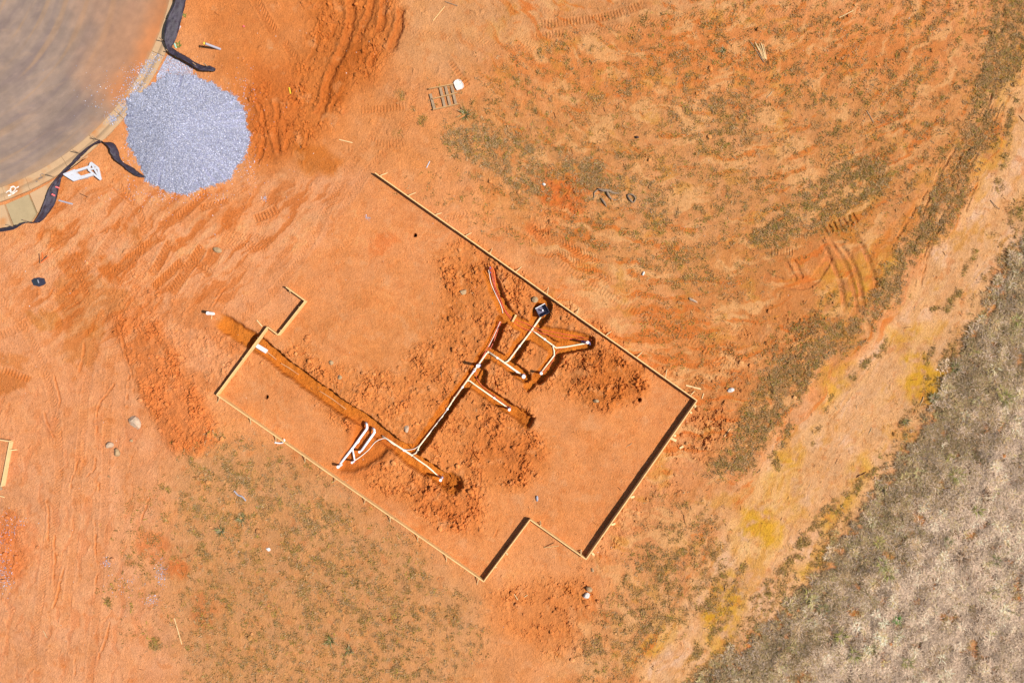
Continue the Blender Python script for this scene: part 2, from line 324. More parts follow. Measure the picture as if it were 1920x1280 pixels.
tread([(672, 206), (715, 204), (765, 200)], 14, a=.25, pat='bar', pitch=6, depth=.018); tread([(690, 262), (725, 270), (762, 266)], 14, a=.2, pat='bar', pitch=6, depth=.018); tread([(998, 424), (1038, 446), (1080, 470), (1126, 492)], 18, a=.45, depth=.025)
tread([(1040, 468), (1090, 500), (1150, 530)], 18, a=.3, depth=.022); tread([(1442, 472), (1495, 472)], 14, a=.1, pat='bar', pitch=5.5, depth=.03, c=(232, 164, 110)); tread([(350, 480), (385, 505), (395, 520)], 14, a=.5)
tread([(276, 600), (310, 655), (345, 715)], 12, a=.3, pat='alt', depth=.035); tread([(840, 110), (866, 145), (880, 165)], 10, a=.3, pat='bar'); tread([(60, 345), (60, 346)], 2)
tread([(120, 470), (150, 520), (165, 560)], 14, a=.5, depth=.02); tread([(0, 690), (60, 712)], 14, a=.4, pat='bar'); tread([(220, 345), (262, 400), (270, 440)], 14, a=.35, depth=.02)
for i in range(12):
    y = 1120 + i * 14; tread([(5, y), (60, y + 20), (110, y + 46)], 6, 1000, .02, (226, 148, 100), .35)
for pts, wd, a_ in (([(470, 345), (436, 420), (388, 520), (350, 610), (352, 700), (380, 790)], 15, .22), ([(520, 350), (492, 430), (446, 520), (410, 580)], 15, .2), ([(640, 335), (606, 410), (560, 490), (500, 560), (450, 600)], 14, .15), ([(690, 360), (660, 440), (600, 530), (540, 590)], 14, .12),
        ([(250, 372), (212, 440), (150, 520), (60, 600), (-30, 640)], 15, .3), ([(300, 380), (262, 450), (212, 540), (170, 680), (152, 830), (140, 1000), (120, 1180)], 15, .22), ([(330, 372), (300, 440), (262, 520), (214, 640), (200, 800), (196, 960), (180, 1160), (160, 1330)], 15, .2),
        ([(0, 560), (60, 640), (100, 760), (110, 900), (84, 1060), (60, 1240)], 14, .18), ([(740, 150), (700, 250), (640, 330)], 15, .2), ([(780, 150), (760, 240), (690, 320), (640, 400)], 14, .15), ([(560, 640), (680, 560), (800, 440), (880, 400), (1000, 460)], 13, .1),
        ([(1060, 800), (1150, 860), (1160, 960), (1080, 1020)], 13, .12), ([(1020, 900), (1100, 860), (1230, 780)], 13, .1), ([(980, 960), (1060, 920), (1180, 880)], 13, .1), ([(1020, 470), (1150, 560), (1300, 640), (1380, 700)], 15, .15), ([(1040, 100), (900, 80), (780, 60), (740, 20)], 14, .12), ([(1500, 20), (1300, 36), (1100, 60), (960, 90)], 14, .15)):
    tread(pts, wd, 6.2, .014, (218, 124, 66), a_, 'bar' if wd == 15 else 'chev')
sp_ = sst(fbm(U, V, 11, 261, 2), .42, .62) * sst(N_mid2, -.1, .4); paint(sp_, (216, 122, 60), .35); HGT -= sp_ * .008
ar = rotn(70, 6, 12, 561, 60); paint(SLAB * sst(ar, .15, .45), (226, 128, 72), .35); paint(SLAB * sst(-ar, .2, .5), (242, 164, 112), .4); HGT -= SLAB * sst(ar, .2, .35) * .008
# ruts in the clay at the top: steep shaded edge on the right, channel to its left
def rut(pts, wd, depth, c=(210, 112, 48), a=.5, off=None):
    depth *= .75
    off = wd / 2 if off is None else off
    w, D, S, T, L = line(sp(pts), wd * 2 + 10, 3, 3); sd_ = S - off
    e = sst(T, 0, 14) * sst(L - T, 0, 14) * (D < wd * 2)
    prof = sst(S, -.8, 1.4) * (1 - sst(S, wd * .55, wd * 1.15)); m = prof * e
    HGT[w] -= m * depth; paint_w(w, m, c, a); ROUGH[w] *= 1 - .75 * m
    HGT[w] += sst(S, -9, -1) * (1 - sst(S, -1, .8)) * e * depth * .55
R_ = [([(650, -40), (650, 25), (648, 42), (643, 66), (632, 96), (618, 128), (607, 156), (598, 196), (583, 216)], 17, .17), ([(694, -40), (687, 16), (678, 40), (671, 60), (664, 84)], 14, .13),
      ([(710, -40), (712, 12), (709, 38), (703, 64)], 15, .15), ([(744, 8), (742, 38), (736, 58), (730, 78), (727, 100)], 17, .2), ([(708, 86), (692, 110), (683, 130)], 13, .13),
      ([(624, 36), (619, 58), (606, 80)], 10, .07), ([(688, 128), (680, 150)], 10, .08), ([(476, 186), (488, 214), (493, 242)], 9, .11), ([(512, 180), (517, 214), (514, 236)], 9, .08), ([(516, 236), (513, 262), (520, 292)], 11, .13),
      ([(495, 250), (485, 290), (473, 306)], 9, .1), ([(576, 240), (570, 268)], 9, .08), ([(540, 250), (528, 290)], 9, .06), ([(640, 168), (622, 190), (612, 215)], 9, .06), ([(598, 36), (590, 80), (572, 118)], 9, .04), ([(568, 60), (575, 82)], 5, .05)]
for pts, wd, dp in R_: rut(pts[::-1], wd, dp)     # reversed so that the channel lies to the left in the photo
# long light tyre lines
def crack(pts, dp=.03, wd=2.0, c=(206, 112, 56), a=.6, berm=.5):
    w, D, S, T, L = line(sp(pts), 12, 4, 2); e = sst(T, 0, 8) * sst(L - T, 0, 8) * (1 - sst(D, wd * .4, wd * 1.4)) * sst(N_sm[w] + .5 * N_mid[w], -.35, .05); HGT[w] -= e * dp; paint_w(w, e, c, a)
    HGT[w] += (1 - sst(np.abs(S - 3.5), 0, 3)) * (D < 8) * sst(T, 0, 8) * sst(L - T, 0, 8) * dp * berm
for pts in ([(120, 1060), (112, 1100), (98, 1145)], [(208, 1160), (198, 1195), (184, 1240)], [(178, 960), (180, 1040), (186, 1060), (178, 1100)], [(148, 860), (141, 885), (134, 920)], [(180, 855), (176, 880), (160, 895)], [(216, 715), (190, 755), (180, 790), (182, 812)],
            [(82, 770), (88, 800), (106, 825)], [(90, 930), (92, 960), (90, 1020)], [(244, 700), (238, 740), (240, 765)], [(280, 930), (265, 980)], [(143, 1230), (138, 1270)], [(160, 640), (150, 700)], [(425, 535), (410, 560), (395, 585)], [(188, 900), (185, 925)],
            [(200, 340), (240, 380)], [(250, 560), (225, 600), (235, 660), (248, 700), (250, 740)], [(103, 1000), (100, 1100)], [(880, 960), (865, 985)], [(940, 985), (925, 1010)], [(905, 870), (890, 960)], [(100, 700), (110, 745), (104, 790)]):
    crack(pts)
for i in range(24):                            # vehicle streaks through the weeds and the road
    t = rng.random(); x = 1870 - 130 * t + rng.normal() * 22; y = 120 + 330 * t + rng.normal() * 22; L = rng.uniform(50, 120); a = math.radians(118 + rng.normal() * 4)
    crack([(x, y), (x + L * .5 * math.cos(a), y + L * .5 * math.sin(a)), (x + L * math.cos(a - .06), y + L * math.sin(a - .06))], .035, 2.2, (196, 120, 64), .5, .15)
for i in range(4):
    t = rng.random(); x = 1760 - 420 * t + rng.normal() * 30; y = 560 + 560 * t + rng.normal() * 20; L = rng.uniform(80, 200); a = math.radians(124 + rng.normal() * 4)
    crack([(x, y), (x + L * math.cos(a), y + L * math.sin(a))], .012, 3, (228, 152, 96), .5, .1)

# trenches
TR = np.zeros((NY, NX), np.float32)           # wanted depth
def trench(pts, wd, dp, soft=2.2, taper=(0, 0)):
    w, D, S, T, L = line(sp(pts), wd + 10, 3, 2.2)
    dd = dp * (sst(T, 0, taper[0]) if taper[0] else 1) * (sst(L - T, 0, taper[1]) if taper[1] else 1)
    m = 1 - sst(D, wd * .43 - soft * .5, wd * .43 + soft); TR[w] = np.maximum(TR[w], m * dd)
trench([(396, 592), (440, 618), (486, 646)], 31, .26, 7, (40, 0))
trench([(478, 642), (560, 706), (650, 768), (706, 808), (772, 860), (832, 900)], 31, .42, 1.6)
trench([(776, 852), (800, 815), (850, 748), (888, 698), (915, 656), (938, 606), (946, 588)], 26, .4, 1.8, (0, 20))
trench([(766, 842), (785, 838), (800, 820)], 22, .36, 2)
trench([(878, 710), (920, 742), (958, 768), (988, 788)], 23, .35, 2); trench([(905, 700), (903, 720)], 16, .3)
trench([(915, 660), (950, 682), (984, 708)], 25, .36, 2); trench([(952, 680), (980, 640), (1010, 598)], 27, .36, 2)
trench([(996, 622), (1038, 650), (1060, 650), (1104, 642)], 28, .35, 2.2); trench([(1038, 652), (1040, 668), (1028, 690), (1010, 708)], 28, .35, 2); trench([(984, 708), (990, 730), (1002, 712)], 12, .2)
trench([(914, 498), (926, 540), (948, 586), (985, 612), (1040, 626), (1108, 640)], 25, .2, 4, (10, 10)); trench([(1020, 575), (1012, 592)], 34, .3, 4)
w_, D_, S_, T_, L_ = line([(838, 903), (852, 908)], 40, 4, 3); TR[w_] = np.maximum(TR[w_], (1 - sst(D_, 6, 22)) * .38)
w_, D_, S_, T_, L_ = line([(976, 778), (988, 788)], 40, 4, 3); TR[w_] = np.maximum(TR[w_], (1 - sst(D_, 4, 18)) * .34)
bath = poly([(668, 784), (700, 800), (742, 828), (716, 856), (690, 872), (660, 884), (632, 880), (642, 858), (658, 836), (664, 812)], 3, 3, 2); TR = np.maximum(TR, bath * .24)
TM = sst(TR, .03, .16); paint(TM, (220, 122, 42), .92); ROUGH *= 1 - .8 * TM
paint(blur(poly([(655, 780), (745, 825), (720, 870), (690, 890), (640, 892), (625, 872), (650, 840)], 4, 6), 6), (218, 112, 52), .6)
rim = blur(TM, 6) * (1 - TM); HGT += rim * .05; ROUGH += rim * .7; paint(rim, (222, 134, 76), .4)
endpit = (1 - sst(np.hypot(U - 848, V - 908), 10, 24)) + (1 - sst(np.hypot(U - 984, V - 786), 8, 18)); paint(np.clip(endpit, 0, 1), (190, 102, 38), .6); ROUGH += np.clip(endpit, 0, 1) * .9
# round holes
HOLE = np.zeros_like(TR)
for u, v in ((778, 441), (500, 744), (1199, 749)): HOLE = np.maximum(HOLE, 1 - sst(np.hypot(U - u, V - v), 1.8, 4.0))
# stretches of lawn-less weeds: where plants grow (used for the scatters and the litter colour)
VEG = np.zeros((NY, NX), np.float32); GREY = np.zeros_like(VEG); GREEN = np.zeros_like(VEG)
DENSE = poly([(1970, 400), (1920, 440), (1900, 490), (1872, 525), (1850, 590), (1820, 622), (1788, 680), (1762, 735), (1740, 790), (1700, 850), (1660, 910), (1600, 990), (1572, 1040), (1530, 1080), (1500, 1120), (1462, 1160), (1400, 1205), (1340, 1245), (1300, 1290), (1290, 1340), (1990, 1340), (1990, 400)], 4, 14, 8)
BARE = np.zeros_like(VEG)
for u, v, a, b, an in ((1666, 1038, 20, 14, 0), (1638, 1100, 30, 9, -60), (1604, 1148, 24, 16, 0), (1725, 968, 20, 12, 20), (1822, 1005, 22, 14, -20), (1705, 1062, 12, 8, 0), (1555, 1182, 10, 12, 0), (1780, 1160, 34, 16, 10), (1828, 1220, 30, 14, 40), (1660, 1240, 16, 8, -30), (1500, 1270, 40, 16, 0), (1875, 800, 14, 10, 0), (1915, 680, 16, 14, 0), (1770, 915, 16, 10, 0), (1710, 1000, 8, 22, 20), (1910, 1110, 14, 30, 0)):
    c_, s_ = math.cos(math.radians(an)), math.sin(math.radians(an)); dx = U - u + 6 * w1 + 10 * W1; dy = V - v + 6 * w2 + 10 * W2
    m = 1 - sst(np.hypot((dx * c_ + dy * s_) / a, (-dx * s_ + dy * c_) / b), .5, 1.25); BARE = np.maximum(BARE, m)
D0 = blur(DENSE, 26); DENSE = sst(D0 + .5 * N_sm2 + .45 * N_fine + .3 * N_mid2 + .4 * fC2, .42, .92) * sst(D0, .1, .25) * (1 - .8 * sst(BARE + .5 * N_sm2 + .4 * N_fine, .25, .95))
INNER = poly([(1990, 640), (1930, 720), (1860, 800), (1800, 890), (1740, 970), (1690, 1020), (1660, 1080), (1590, 1110), (1540, 1200), (1480, 1260), (1440, 1340), (1990, 1340)], 40, 40)
INNER = np.clip(INNER + .5 * N_mid2 * (INNER > .02), 0, 1)
patch = lambda lo, hi: sst(.45 * N_mid2 + .45 * N_sm2 + .25 * N_big + .9 * N_flow, lo, hi)
def veg(pts, dens, soft=18, warp=30, lo=-.15, hi=.25, grey=.5, green=.3):
    m = poly(pts, soft, warp, 6) * dens * (.3 + .7 * patch(lo, hi))
    global VEG, GREY, GREEN
    VEG = np.maximum(VEG, m); GREY = np.where(m >= VEG - 1e-4, grey, GREY); GREEN = np.where(m >= VEG - 1e-4, green, GREEN)
veg([(830, 170), (900, 140), (1000, 90), (1100, 50), (1250, 15), (1400, -10), (1500, -60), (1990, -60), (1880, 130), (1800, 300), (1640, 450), (1550, 440), (1460, 480), (1440, 560), (1340, 590), (1230, 540), (1130, 490), (1040, 430), (950, 380), (850, 310)], .42, 26, 30, -.15, .45, .3, .35)
veg([(830, 225), (880, 232), (960, 252), (1050, 280), (1150, 320), (1240, 350), (1290, 380), (1250, 410), (1180, 400), (1110, 372), (1060, 330), (1000, 372), (930, 340), (850, 300)], .85, 10, 16, -.3, .1, .85, .3)
veg([(1240, 170), (1400, 170), (1470, 220), (1440, 290), (1330, 300), (1250, 250)], .7, 18, 26, -.2, .25, .55, .3)
veg([(1400, 440), (1450, 400), (1550, 310), (1640, 290), (1700, 320), (1640, 380), (1560, 420), (1500, 450), (1430, 470)], .9, 10, 18, -.45, -.1, .6, .45)
veg([(1450, 90), (1700, 60), (1780, 180), (1620, 300), (1480, 260)], .5, 24, 30, -.1, .4, .4, .35)
veg([(1890, -60), (1990, -60), (1940, 60), (1905, 150), (1868, 250), (1838, 310), (1810, 380), (1770, 440), (1720, 480), (1690, 540), (1650, 590), (1600, 640), (1540, 690), (1500, 740), (1470, 790), (1440, 820), (1400, 880), (1340, 900), (1320, 870), (1390, 790), (1420, 700), (1500, 630), (1560, 600), (1610, 600), (1650, 530), (1700, 430), (1760, 340), (1800, 260), (1820, 180), (1850, 60)], .95, 8, 18, -.5, -.05, .5, .35)
veg([(1560, 540), (1600, 620), (1500, 680), (1430, 740), (1400, 700), (1480, 600)], .55, 12, 20, -.2, .2, .3, .4)
veg([(345, 850), (450, 830), (560, 880), (680, 960), (790, 1060), (860, 1110), (900, 1200), (820, 1290), (560, 1340), (400, 1340), (330, 1230), (350, 1080), (330, 930)], .55, 26, 30, -.1, .4, .6, .3)
veg([(420, 830), (500, 850), (560, 920), (620, 960), (720, 1080), (760, 1180), (640, 1160), (560, 1080), (470, 980), (380, 900)], .6, 20, 26, -.25, .2, .6, .3)
veg([(1230, 930), (1330, 950), (1350, 1060), (1300, 1130), (1240, 1200), (1120, 1340), (1080, 1240), (1160, 1120)], .7, 16, 22, -.15, .2, .35, .3)
veg([(1280, 1080), (1380, 1060), (1400, 1120), (1360, 1180), (1290, 1130)], .5, 12, 20, -.1, .2, .6, .3)
veg([(1970, 330), (1900, 400), (1870, 480), (1835, 580), (1770, 660), (1740, 730), (1700, 800), (1650, 880), (1570, 970), (1520, 1050), (1440, 1120), (1380, 1180), (1300, 1250), (1260, 1340), (1400, 1340), (1560, 1130), (1760, 880), (1880, 600), (1990, 480)], .6, 14, 20, -.2, .3, .4, .5)
veg([(720, 330), (830, 330), (1000, 430), (1150, 540), (1130, 560), (900, 430)], .16, 14, 20, .0, .4, .2, .5)
veg([(1180, 560), (1440, 560), (1440, 700), (1330, 760), (1200, 640)], .18, 20, 26, 0, .4, .2, .4)
veg([(220, 950), (330, 900), (340, 1200), (220, 1190)], .2, 24, 30, 0, .4, .3, .5)
for u, v, r in ((750, 178, 14), (795, 222, 14), (775, 205, 8), (412, 812, 18), (310, 912, 14), (1015, 95, 22), (560, 632, 10), (290, 1210, 18), (205, 1130, 14), (760, 480, 8), (1640, 1000, 12), (745, 250, 12)):
    m = (1 - sst(np.hypot(U - u + 8 * w1, V - v + 8 * w2), r * .4, r)) * .6; VEG = np.maximum(VEG, m)
for pts, wd in (([(1665, 640), (1630, 680), (1602, 706)], 13), ([(1560, 745), (1540, 790), (1520, 832)], 13), ([(1640, 880), (1600, 920), (1560, 940), (1520, 990), (1480, 1040)], 14), ([(1570, 950), (1530, 1000), (1480, 1060), (1440, 1100)], 24), ([(1440, 1110), (1370, 1150), (1300, 1230)], 18), ([(1830, 470), (1810, 500), (1800, 520)], 12), ([(1800, 545), (1780, 575)], 16), ([(1750, 655), (1740, 685)], 14), ([(1790, 660), (1770, 690), (1760, 680)], 20), ([(1700, 770), (1690, 800)], 8), ([(1350, 1080), (1330, 1110), (1310, 1140)], 16), ([(1395, 1060), (1378, 1090)], 12), ([(1480, 800), (1450, 860)], 12), ([(1445, 850), (1460, 880)], 14), ([(1850, 520), (1830, 560)], 8), ([(1600, 560), (1590, 590)], 10), ([(1870, 330), (1880, 370)], 16), ([(1750, 580), (1760, 575)], 8), ([(1905, 180), (1880, 310)], 14)):
    w, D, S, T, L = line(pts, wd + 8, 6, 4); m = (1 - sst(D, wd * .25, wd * .6)) * .85; VEG[w] = np.maximum(VEG[w], m * sst(N_sm2[w], -.4, .2)); GREEN[w] = np.where(m > .2, .5, GREEN[w]); GREY[w] = np.where(m > .2, .4, GREY[w])
VEG *= 1 - TM; VEG = np.maximum(VEG, DENSE); GREY = np.where(DENSE > .3, .35 + .6 * INNER, GREY); GREEN = np.where(DENSE > .3, (.30 - .24 * INNER) + .12 * sst(N_flow2 + .5 * N_mid2, .1, .5), GREEN)
VEG = np.where((SLAB > .5), VEG * .12, VEG)
paint(VEG * (1 - GREY), (196, 138, 72), .35); paint(VEG * GREY, (204, 152, 106), .35)
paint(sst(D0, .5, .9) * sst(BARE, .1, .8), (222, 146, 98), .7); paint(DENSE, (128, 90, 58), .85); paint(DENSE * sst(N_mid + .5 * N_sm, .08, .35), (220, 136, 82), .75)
ROUGH += VEG * .18
# colour grain of the soil
br = 1 + .05 * N_mid + .05 * N_sm + .045 * N_fine + .035 * N_big
CLR *= br[..., None]; CLR[..., 2] *= (1 - .10 * N_mid2); CLR[..., 1] *= (1 - .03 * N_mid2)
sal = sst(fbm(U, V, 34, 201, 4), .25, .6) * (1 - TM); paint(sal, (238, 166, 120), .35)
dk = sst(fbm(U, V, 28, 211, 4), .28, .6) * (1 - TM); paint(dk, (214, 118, 62), .35)
wild = sst(U * .6 - V * .1 + 60 * W1, 480, 620) * (1 - SLAB) * (1 - DENSE)
paint(wild * sst(-N_flow + .4 * N_mid, .05, .4), (240, 172, 116), .75); paint(wild * sst(fbm(U, V, 60, 231, 5, .6) + .5 * N_flow2, .15, .5), (216, 144, 60), .45); paint(wild * (1 - ROAD) * sst(N_flow2 + .4 * N_big, .12, .45), (226, 114, 48), .7); paint(wild * sst(fbm(U, V, 12, 241, 3), .2, .6), (170, 108, 56), .25)
paint(VEG * (1 - DENSE) * sst(N_sm2 + .6 * N_fine + N_flow2, -.3, .5), (178, 126, 60), .55)
paint(sst(fbm(U, V, 9, 251, 3), .3, .7), (206, 112, 58), .22)
# relief of clods
f1, f2 = worley(U + 5 * w1, V + 5 * w2, 9, 301); g1, g2 = worley(U + 3 * w2, V + 3 * w1, 4.6, 311); h1, h2 = worley(U + 9 * W1 + 6 * w1, V + 9 * W2 + 6 * w2, 26, 321)
RC = np.clip(blur(ROUGH, 5) * (.55 + .9 * sst(N_mid2, -.4, .4)), 0, 1.3)
cl = (np.clip(f2 - f1, 0, .6) * .075 * sst(N_sm2, -.5, .5) + np.clip(g2 - g1, 0, .6) * .04 * sst(-N_sm, -.5, .5) + np.clip(.5 - f1, 0, .5) * .07 * (N_sm > .05)) * (.2 + 1.25 * sst(N_mid + .6 * N_sm2, -.35, .45))
HGT += RC * (cl + N_sm * .045 + N_sm2 * .03 + N_fine * .024)
ck = np.maximum((1 - sst(h2 - h1, .01, .07)) * sst(N_mid, -.2, .4), (1 - sst(f2 - f1, .0, .09)) * sst(N_sm2 + .5 * N_mid2, .1, .5)); HGT -= RC * ck * .11
HGT += (1 - RC.clip(0, 1)) * (np.clip(g2 - g1, 0, .5) * .014)
HGT += (sst(N_sm2, .45, .8)) * .03 * (1 - SLAB) * (RC < .3)
HGT = HGT * (1 - .45 * SLAB * (1 - RC.clip(0, 1))) - TR + TR * .14 * N_sm - HOLE * .5
HGT += TM * np.clip(g2 - g1, 0, .5) * .012
paint(HOLE, (110, 50, 16), .9)  # shade inside the holes, painted into the soil colour
# under the asphalt disc and the pavement the ground drops away
RC_U, RC_V, R_AS, W_CB = -160.6, -112.7, 491.7 / 40, .66
rr = np.hypot(U - RC_U, V - RC_V) / 40
HGT = np.where(rr < R_AS + W_CB - .03, np.minimum(HGT, -.12), HGT)
apron = poly([(-60, 370), (0, 380), (118, 318), (160, 285), (150, 292), (118, 328), (84, 380), (58, 417), (30, 420), (0, 434), (-60, 445)], 0, 0, 0)
HGT = np.where(apron > .5, -.12, HGT)
flat = (1 - sst(rr, R_AS + W_CB, R_AS + W_CB + 1.5)); HGT = HGT * (1 - .6 * flat) + .07 * flat * (rr > R_AS + W_CB)
CLR = np.clip(CLR * np.array([1.03, 1.055, 1.0], np.float32), 20, 250)

def mir(a, n):                                # mirrored index outside the map
    a = np.asarray(a); p = 2 * (n - 1); a = np.mod(a, p); return np.where(a >= n, p - a, a)
def idx(u, v):
    return mir(np.round((np.asarray(v) + 48) / G).astype(int), NY), mir(np.round((np.asarray(u) + 48) / G).astype(int), NX)
def zt(u, v):
    j, i = idx(u, v); return float(HGT[j, i])
def zxy(x, y): return zt(x * 40 + 960, 640 - y * 40)

# ------------------------------------------------------------------ materials
def mat(name, base=(.5, .5, .5), rough=.8, attr=None, inst=None, var=.0, vscale=8, bump=0, bscale=40, spec=.3, detail=4, metal=0, translucent=False, hue=None):
    m = bpy.data.materials.new(name); m.use_nodes = True; n = m.node_tree.nodes; l = m.node_tree.links
    b = n["Principled BSDF"]; b.inputs["Roughness"].default_value = rough; b.inputs["Specular IOR Level"].default_value = spec; b.inputs["Metallic"].default_value = metal
    tc = n.new("ShaderNodeTexCoord")
    if attr or inst:
        a = n.new("ShaderNodeAttribute"); a.attribute_name = attr or inst; a.attribute_type = 'GEOMETRY' if attr else 'INSTANCER'; src = a.outputs["Color"]
    else:
        c = n.new("ShaderNodeRGB"); c.outputs[0].default_value = (*[float(x) for x in base], 1); src = c.outputs[0]
    if var:
        nz = n.new("ShaderNodeTexNoise"); nz.inputs["Scale"].default_value = vscale; nz.inputs["Detail"].default_value = detail; nz.inputs["Roughness"].default_value = .65
        l.new(tc.outputs["Object"], nz.inputs["Vector"])
        mr = n.new("ShaderNodeMapRange"); mr.inputs[1].default_value = .3; mr.inputs[2].default_value = .7; mr.inputs[3].default_value = 1 - var; mr.inputs[4].default_value = 1 + var
        l.new(nz.outputs["Fac"], mr.inputs[0]); mx = n.new("ShaderNodeMix"); mx.data_type = 'RGBA'; mx.blend_type = 'MULTIPLY'; mx.inputs[0].default_value = 1
        l.new(src, mx.inputs[6]); l.new(mr.outputs[0], mx.inputs[7]); src = mx.outputs[2]
    if hue is not None:                         # second colour laid on in patches
        nz = n.new("ShaderNodeTexNoise"); nz.inputs["Scale"].default_value = hue[1]; nz.inputs["Detail"].default_value = 6; l.new(tc.outputs["Object"], nz.inputs["Vector"])
        mr = n.new("ShaderNodeMapRange"); mr.inputs[1].default_value = hue[2]; mr.inputs[2].default_value = hue[2] + .15; l.new(nz.outputs["Fac"], mr.inputs[0])
        mx = n.new("ShaderNodeMix"); mx.data_type = 'RGBA'; l.new(mr.outputs[0], mx.inputs[0]); l.new(src, mx.inputs[6]); mx.inputs[7].default_value = (*[float(x) for x in hue[0]], 1); src = mx.outputs[2]
    l.new(src, b.inputs["Base Color"])
    if bump:
        nz = n.new("ShaderNodeTexNoise"); nz.inputs["Scale"].default_value = bscale; nz.inputs["Detail"].default_value = 6; nz.inputs["Roughness"].default_value = .7
        l.new(tc.outputs["Object"], nz.inputs["Vector"]); bp = n.new("ShaderNodeBump"); bp.inputs["Strength"].default_value = 1; bp.inputs["Distance"].default_value = bump
        l.new(nz.outputs["Fac"], bp.inputs["Height"]); l.new(bp.outputs[0], b.inputs["Normal"])
    return m
DUST = alb((228, 140, 84))
M_ground = mat("soil", attr="soil", rough=.95, var=.17, vscale=14, bump=.05, bscale=15, spec=.1, detail=8)
M_asph = mat("asphalt", attr="paving", rough=.85, var=.12, vscale=40, bump=.004, bscale=60, spec=.25)
M_conc = mat("concrete", base=alb((230, 186, 138)), rough=.85, var=.06, vscale=3, bump=.003, bscale=50, hue=(alb((226, 150, 86)), .9, .52))
M_conc2 = mat("bare_concrete", base=alb((206, 178, 132)), rough=.85, var=.07, vscale=3, bump=.003, bscale=50, hue=(alb((224, 168, 110)), 1.3, .56))
M_sub = mat("joint_fill", base=(.06, .035, .02), rough=.95)
M_gravel = mat("crushed_stone", inst="tint", rough=.75, spec=.35)
M_gbed = mat("gravel_bed", base=alb((176, 174, 202)), rough=.9, var=.35, vscale=30, bump=.04, bscale=25)
M_clod = mat("soil_clod", inst="tint", rough=.95, spec=.1)
M_grass = mat("dry_grass", inst="tint", rough=.8, spec=.2)
M_twig = mat("twig", inst="tint", rough=.9)
M_wood = mat("lumber", base=(.66, .41, .17), rough=.75, var=.14, vscale=5, bump=.002, bscale=60)
M_wood2 = mat("pale_lumber", base=(.62, .42, .2), rough=.75, var=.12, vscale=5)
M_woodg = mat("weathered_wood", base=(.30, .2, .12), rough=.9, var=.2, vscale=7, bump=.002, bscale=60)
M_muddy = mat("muddy_pvc", base=alb((244, 176, 116)), rough=.7, hue=(DUST, 4, .55))
M_old = mat("reddish_old_wood", base=(.42, .24, .1), rough=.9, var=.2, vscale=7)
M_pvc = mat("white_pvc", base=(.78, .66, .46), rough=.5, var=.05, vscale=3, spec=.5, hue=(DUST * 1.1, 5, .62))
M_pvcw = mat("clean_pvc", base=(.8, .79, .8), rough=.35, spec=.5)
M_glue = mat("purple_primer", base=(.2, .15, .3), rough=.5)
M_red = mat("red_tubing", base=(.62, .09, .045), rough=.4, spec=.5)
M_blue = mat("blue_tubing", base=(.16, .14, .34), rough=.4, spec=.5)
M_whitet = mat("white_tubing", base=(.8, .72, .62), rough=.4, spec=.5)
M_black = mat("black_plastic", base=(.03, .028, .045), rough=.45, spec=.5, var=.2)
M_fab = mat("black_fabric", base=(.03, .022, .035), rough=.6, spec=.4, var=.45, vscale=5, bump=.02, bscale=9, hue=(alb((120, 92, 90)) * .7, 3.2, .66))
M_pink = mat("pink_tape", base=(.8, .12, .12), rough=.6)
M_wpaint = mat("white_plastic", base=(.5, .5, .53), rough=.45, spec=.5, hue=(alb((226, 190, 160)), 6, .6))
M_spray = mat("white_spray_paint", base=(.75, .68, .6), rough=.8, hue=(alb((228, 172, 110)), 9, .56))
M_spray2 = mat("grey_spray_paint", base=alb((176, 150, 130)), rough=.8, hue=(alb((228, 172, 110)), 9, .5))
M_rockl = mat("pale_rock", base=alb((226, 190, 156)), rough=.85, var=.2, vscale=9, bump=.02, bscale=14, hue=(alb((234, 160, 106)), 5, .53))
M_rockw = mat("white_rock", base=(.6, .55, .5), rough=.8, var=.15, vscale=9, bump=.01, bscale=20)
M_rockt = mat("tan_rock", base=alb((204, 166, 120)), rough=.85, var=.2, vscale=9, bump=.015, bscale=18)
M_root = mat("dead_wood", base=alb((168, 140, 112)), rough=.9, var=.35, vscale=16, bump=.01, bscale=30)
M_teal = mat("dark_lid", base=(.025, .032, .042), rough=.4, spec=.5, var=.3)
M_orange = mat("orange_tape", base=(.75, .14, .03), rough=.5)
M_dark = mat("dark_rod", base=(.06, .03, .02), rough=.8)
M_grey = mat("grey_plastic", base=(.3, .29, .33), rough=.5)
M_yel = mat("yellow_plastic", base=(.65, .42, .03), rough=.5)
M_green = mat("green_leaf", base=(.12, .16, .03), rough=.7)
M_tuft = mat("tussock_blades", attr="blade", rough=.75, spec=.2)

# ------------------------------------------------------------------ ground sheet
def axis(c, lo_n=64):
    st, s = [], G
    x = 0
    for i in range(lo_n): s = min(s * 1.13, 1e9); x += s; st.append(x)
    st = np.array(st); return np.concatenate([c[0] - st[::-1], c, c[-1] + st])
gu, gv = axis(us, 56), axis(vs_, 56)
gi = mir(np.round((gu + 48) / G).astype(np.int64), NX); gj = mir(np.round((gv + 48) / G).astype(np.int64), NY)
fu = np.maximum(np.maximum(-48 - gu, gu - 1968), 0); fv = np.maximum(np.maximum(-48 - gv, gv - 1328), 0)
far = np.clip(np.maximum(fu[None, :], fv[:, None]) / 500, 0, 1).astype(np.float32)
Z = HGT[np.ix_(gj, gi)]; C = CLR[np.ix_(gj, gi)]
gX = ((gu - 960) / 40).astype(np.float32); gY = ((640 - gv) / 40).astype(np.float32)
out = (np.maximum(fu[None, :], fv[:, None]) > 0)
ro = np.hypot(gu[None, :] - RC_U, gv[:, None] - RC_V) / 40
Z = np.where(out, np.clip(Z, -.03, .2), Z) * (1 - far); Z = np.where(ro < R_AS + W_CB - .03, np.minimum(Z, -.12), Z)
Z = np.where(out & (ro > R_AS + W_CB + .1), np.maximum(Z, -.02), Z)
